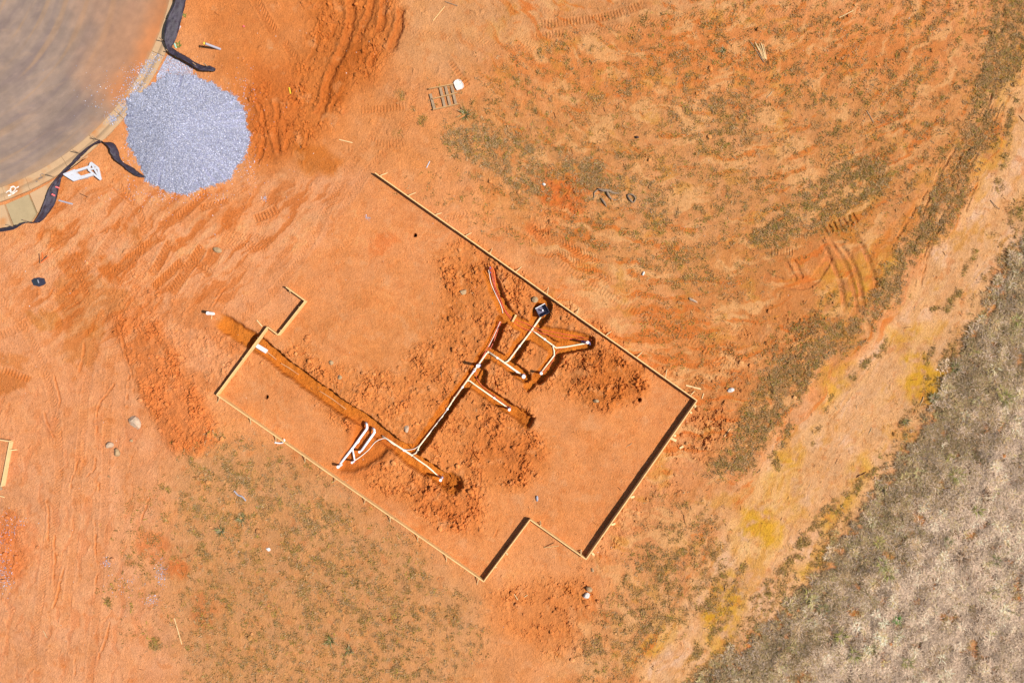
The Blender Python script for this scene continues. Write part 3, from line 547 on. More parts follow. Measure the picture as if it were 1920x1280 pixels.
C = C * (1 - far[..., None]) + np.array((214, 142, 88), np.float32) * far[..., None]
ny, nx = Z.shape
co = np.empty((ny, nx, 3), np.float32); co[..., 0] = gX[None, :]; co[..., 1] = gY[:, None]; co[..., 2] = Z
def fast_mesh(name, co, quads, mat_, attrs=None, smooth=True):
    me = bpy.data.meshes.new(name); me.vertices.add(len(co)); me.vertices.foreach_set("co", co.reshape(-1).astype(np.float32))
    me.loops.add(quads.size); me.loops.foreach_set("vertex_index", quads.reshape(-1).astype(np.int32))
    me.polygons.add(len(quads)); me.polygons.foreach_set("loop_start", np.arange(0, quads.size, 4, dtype=np.int32))
    me.polygons.foreach_set("use_smooth", np.full(len(quads), smooth)); me.materials.append(mat_)
    for k, a in (attrs or {}).items():
        at = me.attributes.new(k, 'FLOAT_COLOR', 'POINT'); at.data.foreach_set("color", np.concatenate([a, np.ones((len(a), 1))], 1).astype(np.float32).reshape(-1))
    me.update(); me.validate()
    o = bpy.data.objects.new(name, me); COL.objects.link(o); return o
ii = np.arange(ny * nx).reshape(ny, nx)
q = np.stack([ii[1:, :-1], ii[1:, 1:], ii[:-1, 1:], ii[:-1, :-1]], -1).reshape(-1, 4)
ground = fast_mesh("ground", co.reshape(-1, 3), q, M_ground, {"soil": alb(C.reshape(-1, 3))}, smooth=False)
tag(ground, "bare orange clay ground of a building plot with ruts, trenches and weeds", kind="structure")

# ------------------------------------------------------------------ asphalt turning circle and concrete edge
cxy = np.array([(RC_U - 960) / 40, (640 - RC_V) / 40])
th = np.concatenate([np.radians(np.linspace(-98, 12, 460)), np.radians(np.linspace(13, 261, 90))])
rads = np.concatenate([[.01, 1.5, 3], np.linspace(4.2, R_AS - .004, 210)])
TH, RR = np.meshgrid(th, rads); X = cxy[0] + RR * np.cos(TH); Y = cxy[1] + RR * np.sin(TH)
uu = X * 40 + 960; vv = 640 - Y * 40
st1 = fbm(TH * 40 * 1.2 + 3, RR * 40 + TH * 25, 26, 401, 4); st2 = fbm(TH * 30, RR * 70 + TH * 60, 40, 411, 4); st3 = fbm(TH * 120, RR * 34 - TH * 110, 14, 421, 4); bl = fbm(uu, vv, 90, 431, 4); bs = fbm(uu, vv, 18, 441, 4)
c = np.zeros(X.shape + (3,)); c[:] = (166, 140, 122)
def pc(m, colr, a):
    global c
    k = (np.clip(m, 0, 1) * a)[..., None]; c = c * (1 - k) + np.array(colr, float) * k
pc(sst(st1, -.1, .5), (180, 150, 128), .9); pc(sst(-st1, .05, .45), (150, 126, 116), .65); pc(sst(st2, .1, .45), (192, 150, 112), .6); pc(sst(st3, .15, .5), (184, 150, 122), .35); st4 = fbm(TH * 490 / 14, RR * 40 + 6 * bl, 7, 451, 4, .6); pc(sst(st4, .1, .45), (180, 152, 130), .25); pc(sst(-st4, .15, .5), (154, 130, 118), .2); pc(sst(-st2, .25, .6), (142, 122, 118), .35)
dd = np.hypot((uu - 275) / 1.0, (vv - 95) / 1.3); pc(sst(-dd + 50 * bl, -190, -40), (206, 146, 104), .7); pc((1 - sst(dd + 40 * bl, 10, 90)), (206, 148, 108), .5)
edge = sst(RR + .35 * bl + .12 * bs, R_AS - 1.3, R_AS - .1) * sst(vv, -200, 0); gate = sst(-vv + 60 * bl, -250, -150)
pc(edge * gate, (222, 140, 84), .9); pc((1 - sst(R_AS - RR + .1 * bs, .0, .16)), (206, 160, 116), .55)
c *= (1 + .06 * bl + .06 * bs + .04 * st3)[..., None]
ny2, nx2 = X.shape; ii = np.arange(ny2 * nx2).reshape(ny2, nx2)
nxt = np.roll(ii, -1, axis=1)
q = np.stack([ii[1:, :], nxt[1:, :], nxt[:-1, :], ii[:-1, :]], -1).reshape(-1, 4)[:, ::-1]
zz = np.where(RR > 0, .004, 0)
asph = fast_mesh("asphalt_road", np.stack([X, Y, zz + 0 * X], -1).reshape(-1, 3), q, M_asph, {"paving": alb(np.clip(c, 0, 250).reshape(-1, 3))})
tag(asph, "dusty grey asphalt turning circle with tyre sweeps", kind="structure")

curb = empty("concrete_curb", (cxy[0], cxy[1], 0), "buff concrete curb and apron around the asphalt circle", kind="structure")
prof = [(0, .006), (.28, .012), (.42, .075), (.50, .095), (W_CB, .098)]
a0 = math.atan2(640 / 40 - 350 / 40 - 0 - (cxy[1] - 0) + 0, 1)  # placeholder angle base
joints = [math.atan2((-(v - RC_V)), (u - RC_U)) for u, v in ((-60, 372), (6, 357), (50, 338), (118, 298))]
ang = joints[-1]
while ang < math.radians(20): ang += 1.65 / R_AS; joints.append(ang)
ang = joints[0]; back = []
while ang > math.radians(-100): ang -= 1.65 / R_AS; back.append(ang)
joints = back[::-1] + joints
while joints[-1] < joints[0] + 2 * math.pi - .3: joints.append(joints[-1] + .26)
joints.append(joints[0] + 2 * math.pi)
for a, b in zip(joints[:-1], joints[1:]):
    n = 9; g = .009 / R_AS; V_, F_ = [], []
    for k in range(n):
        t = a + g + (b - a - 2 * g) * k / (n - 1)
        for r, z in prof + [(W_CB, -.13), (0, -.13)]: V_.append((cxy[0] + (R_AS + r) * math.cos(t), cxy[1] + (R_AS + r) * math.sin(t), z))
    m = len(prof) + 2
    for k in range(n - 1):
        for j in range(m): j2 = (j + 1) % m; F_.append((k * m + j, k * m + j2, (k + 1) * m + j2, (k + 1) * m + j))
    F_.append(tuple(range(m))); F_.append(tuple((n - 1) * m + j for j in range(m - 1, -1, -1)))
    mesh_obj("concrete_slab", V_, F_, M_conc, curb)
def slab(pts, z, m, name="concrete_slab"):
    xy = [P(u, v)[:2] for u, v in pts]; c0 = np.mean(xy, 0); xy = [c0 + (p - c0) * (1 - .012 / max(.2, np.linalg.norm(p - c0))) for p in xy]
    return mesh_obj(name, *prism(xy, -.13, z), m, curb)
slab([(-70, 407), (-2, 387), (11, 384), (25, 426), (-8, 434), (-70, 446)], .1, M_conc)
slab([(13, 384), (56, 365), (71, 402), (61, 416), (29, 424)], .104, M_conc2)
slab([(58, 364), (84, 350), (112, 333), (98, 356), (84, 382), (73, 400)], .1, M_conc)
slab([(114, 332), (122, 326), (168, 292), (166, 296), (140, 308), (118, 330)], .1, M_conc)
for pts, m in (([(12, 362), (17, 358), (23, 358)], M_spray), ([(20, 352), (26, 350), (30, 355), (26, 361), (21, 360), (20, 353)], M_spray), ([(29, 354), (36, 350)], M_spray), ([(18, 368), (27, 364), (35, 358)], M_spray), ([(76, 330), (80, 327), (81, 332), (76, 335), (70, 338), (72, 342)], M_spray2)):
    V_, F_ = [], []
    pp = smooth_path([np.array(p, float) for p in pts], 5)
    for i, p in enumerate(pp):
        d = pp[min(i + 1, len(pp) - 1)] - pp[max(i - 1, 0)]; d = d / (np.linalg.norm(d) + 1e-6); nrm = np.array([-d[1], d[0]]) * (1.3 if m is M_spray else 2)
        for s in (-1, 1):
            r_ = np.hypot(*(p + s * nrm - np.array([RC_U, RC_V]))) / 40 - R_AS; z = np.interp(r_, [x[0] for x in prof], [x[1] for x in prof]) + .004
            V_.append(P(*(p + s * nrm), 0)[:2].tolist() + [z])
        if i: F_.append((2 * i - 2, 2 * i - 1, 2 * i + 1, 2 * i))
    mesh_obj("spray_mark", V_, F_, m, curb)

# ------------------------------------------------------------------ scatter: real geometry instanced on points kept in the same object
def scatter(name, pts, rot, scl, tint, tmpl, mat_, parent=None):
    N = len(pts); k = rng.integers(0, len(tmpl), N); V_ = [np.asarray(pts, float)]; F_ = []; n = N; tid = [np.full(N, -1)]
    for t, (tv, tf) in enumerate(tmpl):
        V_.append(tv); F_ += [tuple(i + n for i in f) for f in tf]; n += len(tv); tid.append(np.full(len(tv), t))
    V_ = np.vstack(V_); me = bpy.data.meshes.new(name); me.from_pydata(V_.tolist(), [], F_); me.materials.append(mat_)
    ext = n - N; z3 = np.zeros((ext, 3))
    def put(nm, ty, key, arr):
        a = me.attributes.new(nm, ty, 'POINT'); a.data.foreach_set(key, np.ascontiguousarray(arr).reshape(-1))
    put("tid", 'INT', "value", np.concatenate(tid).astype(np.int32)); put("pick", 'INT', "value", np.concatenate([k, np.zeros(ext)]).astype(np.int32))
    put("rot", 'FLOAT_VECTOR', "vector", np.vstack([rot, z3]).astype(np.float32)); s = np.asarray(scl, float); s = np.repeat(s[:, None], 3, 1) if s.ndim == 1 else s
    put("scl", 'FLOAT_VECTOR', "vector", np.vstack([s, z3 + 1]).astype(np.float32))
    put("tint", 'FLOAT_COLOR', "color", np.hstack([np.vstack([tint, z3]), np.ones((n, 1))]).astype(np.float32))
    o = bpy.data.objects.new(name, me); COL.objects.link(o)
    ng = bpy.data.node_groups.new(name, 'GeometryNodeTree'); ng.interface.new_socket("Geometry", in_out='INPUT', socket_type='NodeSocketGeometry'); ng.interface.new_socket("Geometry", in_out='OUTPUT', socket_type='NodeSocketGeometry')
    nd, ln = ng.nodes, ng.links; gi_ = nd.new("NodeGroupInput"); go = nd.new("NodeGroupOutput")
    def attr(nm, ty):
        a = nd.new("GeometryNodeInputNamedAttribute"); a.data_type = ty; a.inputs[0].default_value = nm; return a.outputs[0]
    def sep(val):
        cm = nd.new("FunctionNodeCompare"); cm.data_type = 'INT'; cm.operation = 'EQUAL'; ln.new(attr("tid", 'INT'), cm.inputs[2]); cm.inputs[3].default_value = val
        s_ = nd.new("GeometryNodeSeparateGeometry"); s_.domain = 'POINT'; ln.new(gi_.outputs[0], s_.inputs[0]); ln.new(cm.outputs[0], s_.inputs[1]); return s_.outputs[0]
    jn = nd.new("GeometryNodeGeometryToInstance")
    for t in range(len(tmpl)): ln.new(sep(t), jn.inputs[0])
    ip = nd.new("GeometryNodeInstanceOnPoints"); ln.new(sep(-1), ip.inputs["Points"]); ln.new(jn.outputs[0], ip.inputs["Instance"]); ip.inputs["Pick Instance"].default_value = True
    ln.new(attr("pick", 'INT'), ip.inputs["Instance Index"]); er = nd.new("FunctionNodeEulerToRotation"); ln.new(attr("rot", 'FLOAT_VECTOR'), er.inputs[0]); ln.new(er.outputs[0], ip.inputs["Rotation"])
    ln.new(attr("scl", 'FLOAT_VECTOR'), ip.inputs["Scale"]); ln.new(ip.outputs[0], go.inputs[0])
    md = o.modifiers.new("copies", 'NODES'); md.node_group = ng
    if parent is not None: o.parent = parent; o.matrix_parent_inverse = mathutils.Matrix.Translation(-mathutils.Vector(parent_loc(parent)))
    return o
def pick_points(dens, n_try, box, mirror=True):   # rejection sampling; dens(u, v) in 0..1
    u = rng.uniform(box[0], box[2], n_try); v = rng.uniform(box[1], box[3], n_try); k = rng.random(n_try) < dens(u, v); return u[k], v[k]
def place(u, v, dz=0.0):
    j, i = idx(u, v); off = (np.asarray(u) < -48) | (np.asarray(u) > 1968) | (np.asarray(v) < -48) | (np.asarray(v) > 1328)
    z = HGT[j, i]; z = np.where(off, np.clip(z, -.02, .2), z); return np.stack([(u - 960) / 40, (640 - v) / 40, z + dz], 1)
def on_paving(u, v): return np.hypot(np.asarray(u) - RC_U, np.asarray(v) - RC_V) / 40 < R_AS + W_CB + .1

# clods
stone_t = [rock(500 + s, 1, .8, .6, 1) for s in range(4)]
def d_clod(u, v):
    j, i = idx(u, v); return np.clip(RC[j, i], 0, 1) * (.3 + .7 * sst(N_sm2[j, i], -.3, .3)) * (1 - TM[j, i]) * (~on_paving(u, v)) * (1 - .8 * (VEG[j, i] > .5))
u, v = pick_points(d_clod, 130000, (-100, -100, 2020, 1380)); n = len(u); j, i = idx(u, v)
s = np.clip(rng.lognormal(math.log(.03), .7, n), .01, .17)
scatter("soil_clods", place(u, v, s * .1), np.stack([rng.uniform(-.5, .5, n), rng.uniform(-.5, .5, n), rng.uniform(0, 6.28, n)], 1), s, alb(CLR[j, i] * rng.uniform(.9, 1.08, (n, 1))), stone_t, M_clod)
tag(bpy.data.objects["soil_clods"], "loose crumbs and clods of orange clay strewn over the diggings", kind="stuff")
print("clods", n)
# small pale pebbles
u = rng.uniform(-60, 1980, 2600); v = rng.uniform(0, 1340, 2600); k = (~on_paving(u, v)) & (rng.random(2600) < np.where(u < 700, .55, .25)); u, v = u[k], v[k]; n = len(u)
tint = np.where(rng.random((n, 1)) < .5, alb((250, 225, 205)), alb((240, 180, 130)))
scatter("pebbles", place(u, v, .004), rng.uniform(0, 6.28, (n, 3)), np.clip(rng.lognormal(math.log(.016), .4, n), .008, .05), tint, stone_t, M_clod)
tag(bpy.data.objects["pebbles"], "small pale pebbles scattered over the bare clay", kind="stuff")

# ------------------------------------------------------------------ gravel
OUT = [(236, 205), (246, 180), (262, 168), (285, 158), (300, 146), (318, 140), (336, 137), (358, 140), (385, 154), (415, 164), (436, 178), (452, 198), (464, 225), (468, 258), (460, 290), (445, 318), (424, 338), (395, 350), (352, 363), (318, 361), (288, 348), (268, 325), (256, 300), (247, 280), (240, 255), (233, 230)]
C0 = np.array([348., 252.]); oa = np.array([math.atan2(p[1] - C0[1], p[0] - C0[0]) for p in OUT]); orr = np.array([math.hypot(p[0] - C0[0], p[1] - C0[1]) for p in OUT]); so = np.argsort(oa); oa, orr = oa[so], orr[so]
def gr_f(u, v):
    a = np.arctan2(v - C0[1], u - C0[0]); R = np.interp(a, oa, orr, period=2 * np.pi) * (1 + .02 * np.sin(a * 9) + .015 * np.sin(a * 17 + 1) + .012 * np.sin(a * 41 + 2) + .01 * np.sin(a * 67)); return np.hypot(u - C0[0], v - C0[1]) / R
def gz(u, v):
    f = np.clip(gr_f(u, v), 0, 1.05); h = 1.15 * (1 - f ** 1.4) ** .95 if np.ndim(f) == 0 else 1.15 * np.clip(1 - f ** 1.4, 0, 1) ** .95
    return h + .05 * np.sin(u / 19.) * np.sin(v / 23.) * (1 - f) + .02
ra = np.linspace(0, 2 * np.pi, 72, endpoint=False); V_, F_ = [], []
for k_, f in enumerate(np.linspace(0.02, 1.0, 26)):
    for a in ra:
        R = np.interp(a, oa, orr, period=2 * np.pi) * (1 + .02 * math.sin(a * 9) + .015 * math.sin(a * 17 + 1)) * f; u_, v_ = C0[0] + R * math.cos(a), C0[1] + R * math.sin(a)
        z = float(gz(u_, v_)) - .02 if f < 1 else -.05
        V_.append((P(u_, v_)[0], P(u_, v_)[1], z))
for k_ in range(25):
    for m_ in range(72): m2 = (m_ + 1) % 72; F_.append((k_ * 72 + m_, k_ * 72 + m2, (k_ + 1) * 72 + m2, (k_ + 1) * 72 + m_))
F_.append(tuple(range(72)))
F_ = [f[::-1] for f in F_]
pile = mesh_obj("gravel_pile", V_, F_, M_gbed, None, True); bpy.context.view_layer.update()
tag(pile, "big round heap of bluish grey crushed stone at the edge of the asphalt", "gravel pile")
def grav_tint(n):
    b = np.clip(rng.lognormal(0, .28, (n, 1)), .35, 2.0); base = 1.02 * np.array([alb((192, 194, 216)), alb((206, 205, 222)), alb((184, 187, 207)), alb((214, 210, 216))])[rng.integers(0, 4, n)]
    return np.clip(base * b, .03, .8)
gst = [rock(600 + s, 1, .75, .6, 1) for s in range(5)]
n = 95000; u = rng.uniform(225, 475, n); v = rng.uniform(130, 370, n); f = gr_f(u, v); k = f < 1.0 + .015 * rng.normal(size=n); u, v = u[k], v[k]; n = len(u)
g_pts = np.stack([(u - 960) / 40, (640 - v) / 40, gz(u, v) + rng.uniform(-.01, .015, n)], 1)
scatter("gravel", g_pts, rng.uniform(0, 6.28, (n, 3)), np.clip(rng.lognormal(math.log(.02), .3, n), .01, .045), grav_tint(n), gst, M_gravel, pile)
tag(bpy.data.objects["gravel"], kind="stuff"); print("gravel", n)
# spilt stones
def blob(cu, cv, ru, rv, n): a = rng.normal(size=(n, 2)); return cu + a[:, 0] * ru, cv + a[:, 1] * rv
us_, vs2 = [], []
tri_u = rng.uniform(295, 362, 7000); tri_v = rng.uniform(100, 150, 7000)
k = (tri_v > 104 + (tri_u - 315).clip(0) * .5) & (tri_v > 150 - (tri_u - 292) * 1.9) & (rng.random(7000) < np.clip(1.15 - (tri_u - 318).clip(0) / 62, .15, 1)); us_.append(tri_u[k]); vs2.append(tri_v[k])
for b in ((274, 132, 9, 6, 260), (282, 117, 6, 4, 110), (212, 224, 6, 5, 240), (262, 164, 10, 8, 300), (250, 140, 16, 12, 90), (205, 185, 34, 26, 110), (232, 200, 8, 14, 260), (296, 108, 8, 4, 60), (350, 250, 82, 78, 160), (8, 1010, 10, 26, 110), (8, 1080, 9, 16, 150), (28, 980, 14, 10, 60), (302, 1075, 5, 13, 130), (281, 1125, 9, 5, 60), (235, 1095, 18, 12, 60), (199, 1054, 5, 5, 60), (690, 409, 3, 3, 30), (460, 190, 10, 30, 100), (460, 310, 16, 22, 120), (330, 368, 60, 6, 200), (243, 300, 8, 30, 120), (496, 372, 3, 3, 30)):
    a, b_ = blob(*b); us_.append(a); vs2.append(b_)
u = np.concatenate(us_); v = np.concatenate(vs2); k = gr_f(u, v) > .99; u, v = u[k], v[k]; n = len(u); p = place(u, v, .006)
rr_ = np.hypot(u - RC_U, v - RC_V) / 40 - R_AS; pz = np.interp(rr_, [-.001] + [x[0] for x in prof], [.004] + [x[1] for x in prof]); p[:, 2] = np.where(rr_ < W_CB, pz + .008, p[:, 2])
scatter("spilt_gravel", p, rng.uniform(0, 6.28, (n, 3)), np.clip(rng.lognormal(math.log(.021), .3, n), .01, .045), grav_tint(n), gst, M_gravel)
tag(bpy.data.objects["spilt_gravel"], "loose grey stones spilt around the gravel heap and on the clay", kind="stuff")

# ------------------------------------------------------------------ grass
def tuft(seed, nb, r0, L, W, lean, up=.5, curl=.6):
    r = np.random.default_rng(seed); V_, F_ = [], []
    for k in range(nb):
        a = r.uniform(0, 6.283); b = np.array([math.cos(a), math.sin(a), 0]) * r0 * math.sqrt(r.random()); d = a + r.normal() * .7; l = L * r.uniform(.6, 1.2); le = lean * r.uniform(.6, 1.4)
        h = np.array([math.cos(d), math.sin(d), 0]); s = np.array([-h[1], h[0], 0]) * W * r.uniform(.6, 1.3) / 2
        p0 = b; p1 = b + h * l * .45 * le + np.array([0, 0, l * up * .55]); p2 = b + h * l * le + np.array([0, 0, l * up * (1 - curl * .5)])
        n0 = len(V_); V_ += [p0 - s, p0 + s, p1 - s * .9, p1 + s * .9, p2]; F_ += [(n0, n0 + 1, n0 + 3, n0 + 2), (n0 + 2, n0 + 3, n0 + 4)]
    return np.array(V_), F_
short_t = [tuft(700 + s, 9, .06, .085, .015, .8, .7, .8) for s in range(6)]
mid_t = [tuft(720 + s, 15, .06, .18, .016, .9, .55, .9) for s in range(6)]
def grass(name, dens, n_try, box, tm, s0, tintf, lab):
    u, v = pick_points(dens, n_try, box); k = ~on_paving(u, v); u, v = u[k], v[k]; n = len(u); j, i = idx(u, v)
    o = scatter(name, place(u, v, -.005), np.stack([rng.normal(0, .12, n), rng.normal(0, .12, n), rng.uniform(0, 6.28, n)], 1), s0 * rng.uniform(.6, 1.5, n), tintf(j, i, n), tm, M_grass); tag(o, lab, kind="stuff"); print(name, n)
def tint_f(j, i, n):
    g = GREY[j, i][:, None]; gr = GREEN[j, i][:, None]; r = rng.random((n, 1)); straw = alb((196, 158, 104)); grey = alb((196, 172, 146)); olive = alb((146, 128, 52)); lime = alb((188, 174, 78))
    c_ = np.where(r < gr, np.where(rng.random((n, 1)) < .25, lime, olive), np.where(rng.random((n, 1)) < g, grey, straw)); return np.clip(c_ * rng.uniform(.6, 1.25, (n, 1)), .01, .8)
def tint_w(j, i, n):
    g = GREY[j, i][:, None]; gr = GREEN[j, i][:, None]; r = rng.random((n, 1)); straw = alb((204, 150, 92)); grey = alb((200, 160, 112)); olive = alb((152, 120, 56)); lime = alb((172, 148, 60))
    c_ = np.where(r < gr, np.where(rng.random((n, 1)) < .3, lime, olive), np.where(rng.random((n, 1)) < g * .7, grey, straw)); return np.clip(c_ * rng.uniform(.75, 1.5, (n, 1)), .01, .8)
def tint_m(j, i, n):
    g = GREY[j, i][:, None]; gr = GREEN[j, i][:, None]; r = rng.random((n, 1)); straw = np.array([.66, .42, .20]); grey = np.array([.72, .51, .35]); olive = np.array([.30, .20, .09]); lime = np.array([.50, .38, .15])
    b = ((1 + .6 * N_sm2[j, i] + .35 * N_mid2[j, i]) * (.66 + .18 * INNER[j, i]) * (1 + .8 * N_flow2[j, i]))[:, None]
    c_ = np.where(r < gr, np.where(rng.random((n, 1)) < .5, lime, olive), np.where(rng.random((n, 1)) < g, grey, straw * .8)); return np.clip(c_ * b * rng.uniform(.55, 1.2, (n, 1)), .02, .8)
ext = (-300, -300, 2220, 1580)
clump = lambda j, i: sst(.4 * N_sm2[j, i] + .8 * N_fine[j, i] + .9 * N_flow2[j, i], -.25, .45)
def d_short(u, v): j, i = idx(u, v); return VEG[j, i] * (1 - DENSE[j, i].clip(0, 1)) * np.maximum(clump(j, i), .22 * sst(VEG[j, i], .55, .85))
def d_dense(u, v): j, i = idx(u, v); return DENSE[j, i] * (.08 + .92 * sst(.7 * N_sm2[j, i] + .8 * N_fine[j, i] + .4 * N_flow2[j, i], -.35, .1))
grass("weeds", d_short, 1400000, ext, short_t, .92, tint_w, "sparse dry weeds and matted grass growing in the orange clay")
grass("meadow_grass", d_dense, 260000, (1150, 300, 2220, 1580), mid_t, .9, tint_m, "dense grey and olive dry grass covering the lower right of the plot")
tall_t = [tuft(740 + s, 34, .08, .36, .022, .85, .6) for s in range(3)]
def d_tall(u, v): j, i = idx(u, v); return (D0[j, i] > .35) * DENSE[j, i] * sst(N_flow2[j, i] + .8 * N_mid2[j, i] - .45 * INNER[j, i], -.05, .35)
u, v = pick_points(d_tall, 2300, (1150, 300, 2220, 1580)); n = len(u); print("tall", n)
tt = np.array([[.46, .38, .10], [.60, .50, .22], [.26, .22, .07], [.66, .56, .34]])[rng.integers(0, 4, n)] * rng.uniform(.7, 1.1, (n, 1))
scatter("tall_grass", place(u, v, 0), np.stack([rng.normal(0, .2, n), rng.normal(0, .2, n), rng.uniform(0, 6.28, n)], 1), rng.uniform(.5, 1.15, n), tt, tall_t, M_grass)
tag(bpy.data.objects["tall_grass"], "taller yellow-green tussocks standing thickly through the dry grass", kind="stuff")
# dark twigs and straws, with extra dark ones added as specks of micro shadow
tw = [tube([(-.5, 0, 0), (-.1, .05, .03), (.2, -.03, .02), (.5, .04, 0)], [.05, .06, .05, .03], 5), tube([(-.5, 0, 0), (0, -.04, .04), (.5, 0, 0)], [.035, .03, .02], 5)]
def d_tw(u, v): j, i = idx(u, v); return np.where(u > 800, .5, .12) + ROAD[j, i] * .5
u, v = pick_points(d_tw, 5200, (-60, -60, 1980, 1340)); k = ~on_paving(u, v); u, v = u[k], v[k]; n = len(u)
L = np.clip(rng.lognormal(math.log(.09), .55, n), .04, .5)
tint = np.where(rng.random((n, 1)) < .6, alb((120, 70, 40)), alb((226, 190, 140)))
scatter("twigs", place(u, v, .008), np.stack([np.zeros(n), np.zeros(n), rng.uniform(0, 6.28, n)], 1), np.stack([L, L * .8, L * .8], 1), tint, tw, M_twig)
tag(bpy.data.objects["twigs"], "small dark twigs and pale straws lying about on the soil", kind="stuff")

# distinct tussocks
def tussock(u, v, r, label, cols, seed, nb=46, group=None):
    V_, F_ = tuft(seed, nb, r * .25, r * 1.1, .02, .85, .6); x, y = P(u, v)[:2]; z = zt(u, v)
    o = thing("grass_tussock", (V_ + np.array([x, y, z]), F_), M_tuft, label, "grass clump", group)
    rr0 = np.random.default_rng(seed); at = o.data.attributes.new("blade", 'FLOAT_COLOR', 'POINT'); nv = len(V_); cc = np.repeat(np.array([alb(cols[rr0.integers(0, len(cols))]) * rr0.uniform(.7, 1.2) for _ in range(nv // 5)]), 5, 0)
    at.data.foreach_set("color", np.hstack([cc, np.ones((nv, 1))]).astype(np.float32).reshape(-1))
YG = [(190, 186, 80), (214, 206, 130), (150, 140, 60)]; GG = [(150, 150, 80), (190, 176, 130), (120, 110, 50)]; BR = [(120, 80, 50), (150, 110, 70)]
grp = "green tussocks in the dry grass"
for k_, (u, v, r, cols, lab) in enumerate([(1652, 1056, .42, YG, "pale yellow-green spiky tussock beside the bare strip in the dense grass"), (1664, 1074, .4, YG, "second spiky tussock just below right of the palest one"),
        (1790, 890, .5, YG, "lime tussock at the inner edge of the dense grass near the right border"), (1885, 745, .4, YG, "lime tussock high up near the right border"), (1575, 1192, .4, YG, "yellow-green tussock near the bottom of the grass edge"),
        (1600, 1225, .42, YG, "olive tussock near the bottom, right of its twin"), (1632, 1215, .36, GG, "dull tussock with a dark gap beside it near the bottom"), (1700, 1240, .4, YG, "lime tussock close to the bottom border"),
        (1540, 1140, .36, GG, "olive tussock at the left edge of the dense grass"), (1830, 955, .34, YG, "yellow-green tuft in the pale grass right of the bare patch"), (1775, 1015, .3, GG, "small dark olive tuft amid the pale grass"),
        (1680, 1160, .26, [(70, 150, 50), (120, 160, 60)], "bright green little plant in the grey grass"), (1800, 1045, .4, BR, "brown dead weed with stalks in the pale grass"), (1865, 1050, .34, GG, "olive tuft in the pale grass near the right border"),
        (1905, 600, .34, YG, "lime tussock on the right border"), (1845, 930, .4, BR, "brown dead weed above the pale grass"), (1750, 745, .3, GG, "dark green tuft at the meadow edge by the yellow stain"), (1700, 790, .22, GG, "small green tuft alone on the dirt road"),
        (1790, 690, .34, GG, "bushy green tuft sticking out of the meadow onto the road"), (414, 994, .3, GG, "green spiky tuft in the weeds left of the formwork"), (454, 972, .3, GG, "loose green tuft up right of the spiky one"), (620, 1200, .32, GG, "green spiky tuft alone in the lower weeds"),
        (655, 1218, .28, GG, "dark tuft right of the green spiky one in the lower weeds"), (872, 215, .4, GG, "long-bladed grass clump below the pallet"), (1355, 95, .2, GG, "small green tuft in the orange field, top")]):
    tussock(u, v, r, lab, cols, 900 + k_, group=grp)

# ------------------------------------------------------------------ formwork boards
BH = .31
def run(pts, label, stakes, out_side, h=BH, t=.048, m=M_wood, kick=(.34, None), brace_w=.035, nb=None, zoff=0):
    (u0, v0), (u1, v1) = pts; a = P(u0, v0, h); b = P(u1, v1, h); mid = (a + b) / 2
    root = empty("formwork_run", (mid[0], mid[1], 0), label, "formwork")
    d = b - a; Ld = np.linalg.norm(d); d /= Ld; nrm = np.array([-d[1], d[0], 0]) * out_side
    nb = nb or max(1, int(round(Ld / 4.4)))
    for k in range(nb):
        s0 = a + d * (Ld * k / nb + (.004 if k else 0)); s1 = a + d * (Ld * (k + 1) / nb - (.004 if k < nb - 1 else 0)); jit = rng.normal() * .006
        o = (k % 2) * .006
        mesh_obj("board", *beam(s0 + nrm * o - (0, 0, h / 2 + .02 - jit), s1 + nrm * o - (0, 0, h / 2 + .02 - jit * .5), t, h + .04), m, root)
    for (su, sv) in stakes:
        p = P(su, sv, h); s = np.dot(p - a, d); base = a + d * s; base[2] = 0; o = nrm * (t / 2 + .022 + .006)
        g = zxy(base[0], base[1])
        mesh_obj("stake", *beam(base + o + (0, 0, g - .08), base + o + (0, 0, h * .86), .038, .038, (1, 0, 0)), M_wood2, root)
        e = base + nrm * (kick[0] + rng.uniform(-.05, .06)) + d * rng.uniform(-.12, .12); ge = zxy(e[0], e[1])
        mesh_obj("kicker", *beam(base + o * 1.5 + (0, 0, h * .72), (e[0], e[1], ge - .02), brace_w, .02), M_wood2, root)
        mesh_obj("ground_stake", *beam((e[0], e[1], ge - .05), (e[0], e[1], ge + .03), .03, .03, (1, 0, 0)), M_wood2, root)
    return root
c1, c2, c3, c4, c5, c6, c7, c8, c9, c10 = (703, 324), (1307, 751), (1099, 1048), (994, 974), (907, 1090), (406, 740), (501, 613), (521, 628), (572, 564), (536, 538)
def along(a, b, us_l): return [(u, a[1] + (b[1] - a[1]) * (u - a[0]) / (b[0] - a[0])) for u in us_l]
run((c1, c2), "long upper right run of form boards, the longest of the house outline", along(c1, c2, [712, 765, 816, 872, 918, 967, 1025, 1080, 1136, 1194, 1247, 1295]), 1)
run((c2, c3), "form boards along the right end, casting a wide dark shadow inward", along(c2, c3, [1302, 1293, 1262, 1181, 1145, 1108]), 1, kick=(.24, None), brace_w=.1)
run((c3, c4), "short run of form boards with two stakes below it at the lower right notch", along(c4, c3, [1012, 1088]), -1, kick=(.2, None), brace_w=.07)
run((c4, c5), "form boards standing across the notch, between its top corner and the lowest corner", along(c4, c5, [948, 928]), 1, kick=(.12, None), brace_w=.09)
run((c5, c6), "long lower left run of form boards with dark little stake shadows", along(c6, c5, [412, 470, 518, 573, 631, 686, 733, 785, 839, 899]), 1, h=.3)
run((c6, c7), "form boards at the left end, bridging the sewer trench", along(c6, c7, [456, 485]), 1, kick=(.1, None))
run((c7, c8), "shortest form board, linking the left end to the porch boards", [], 1)
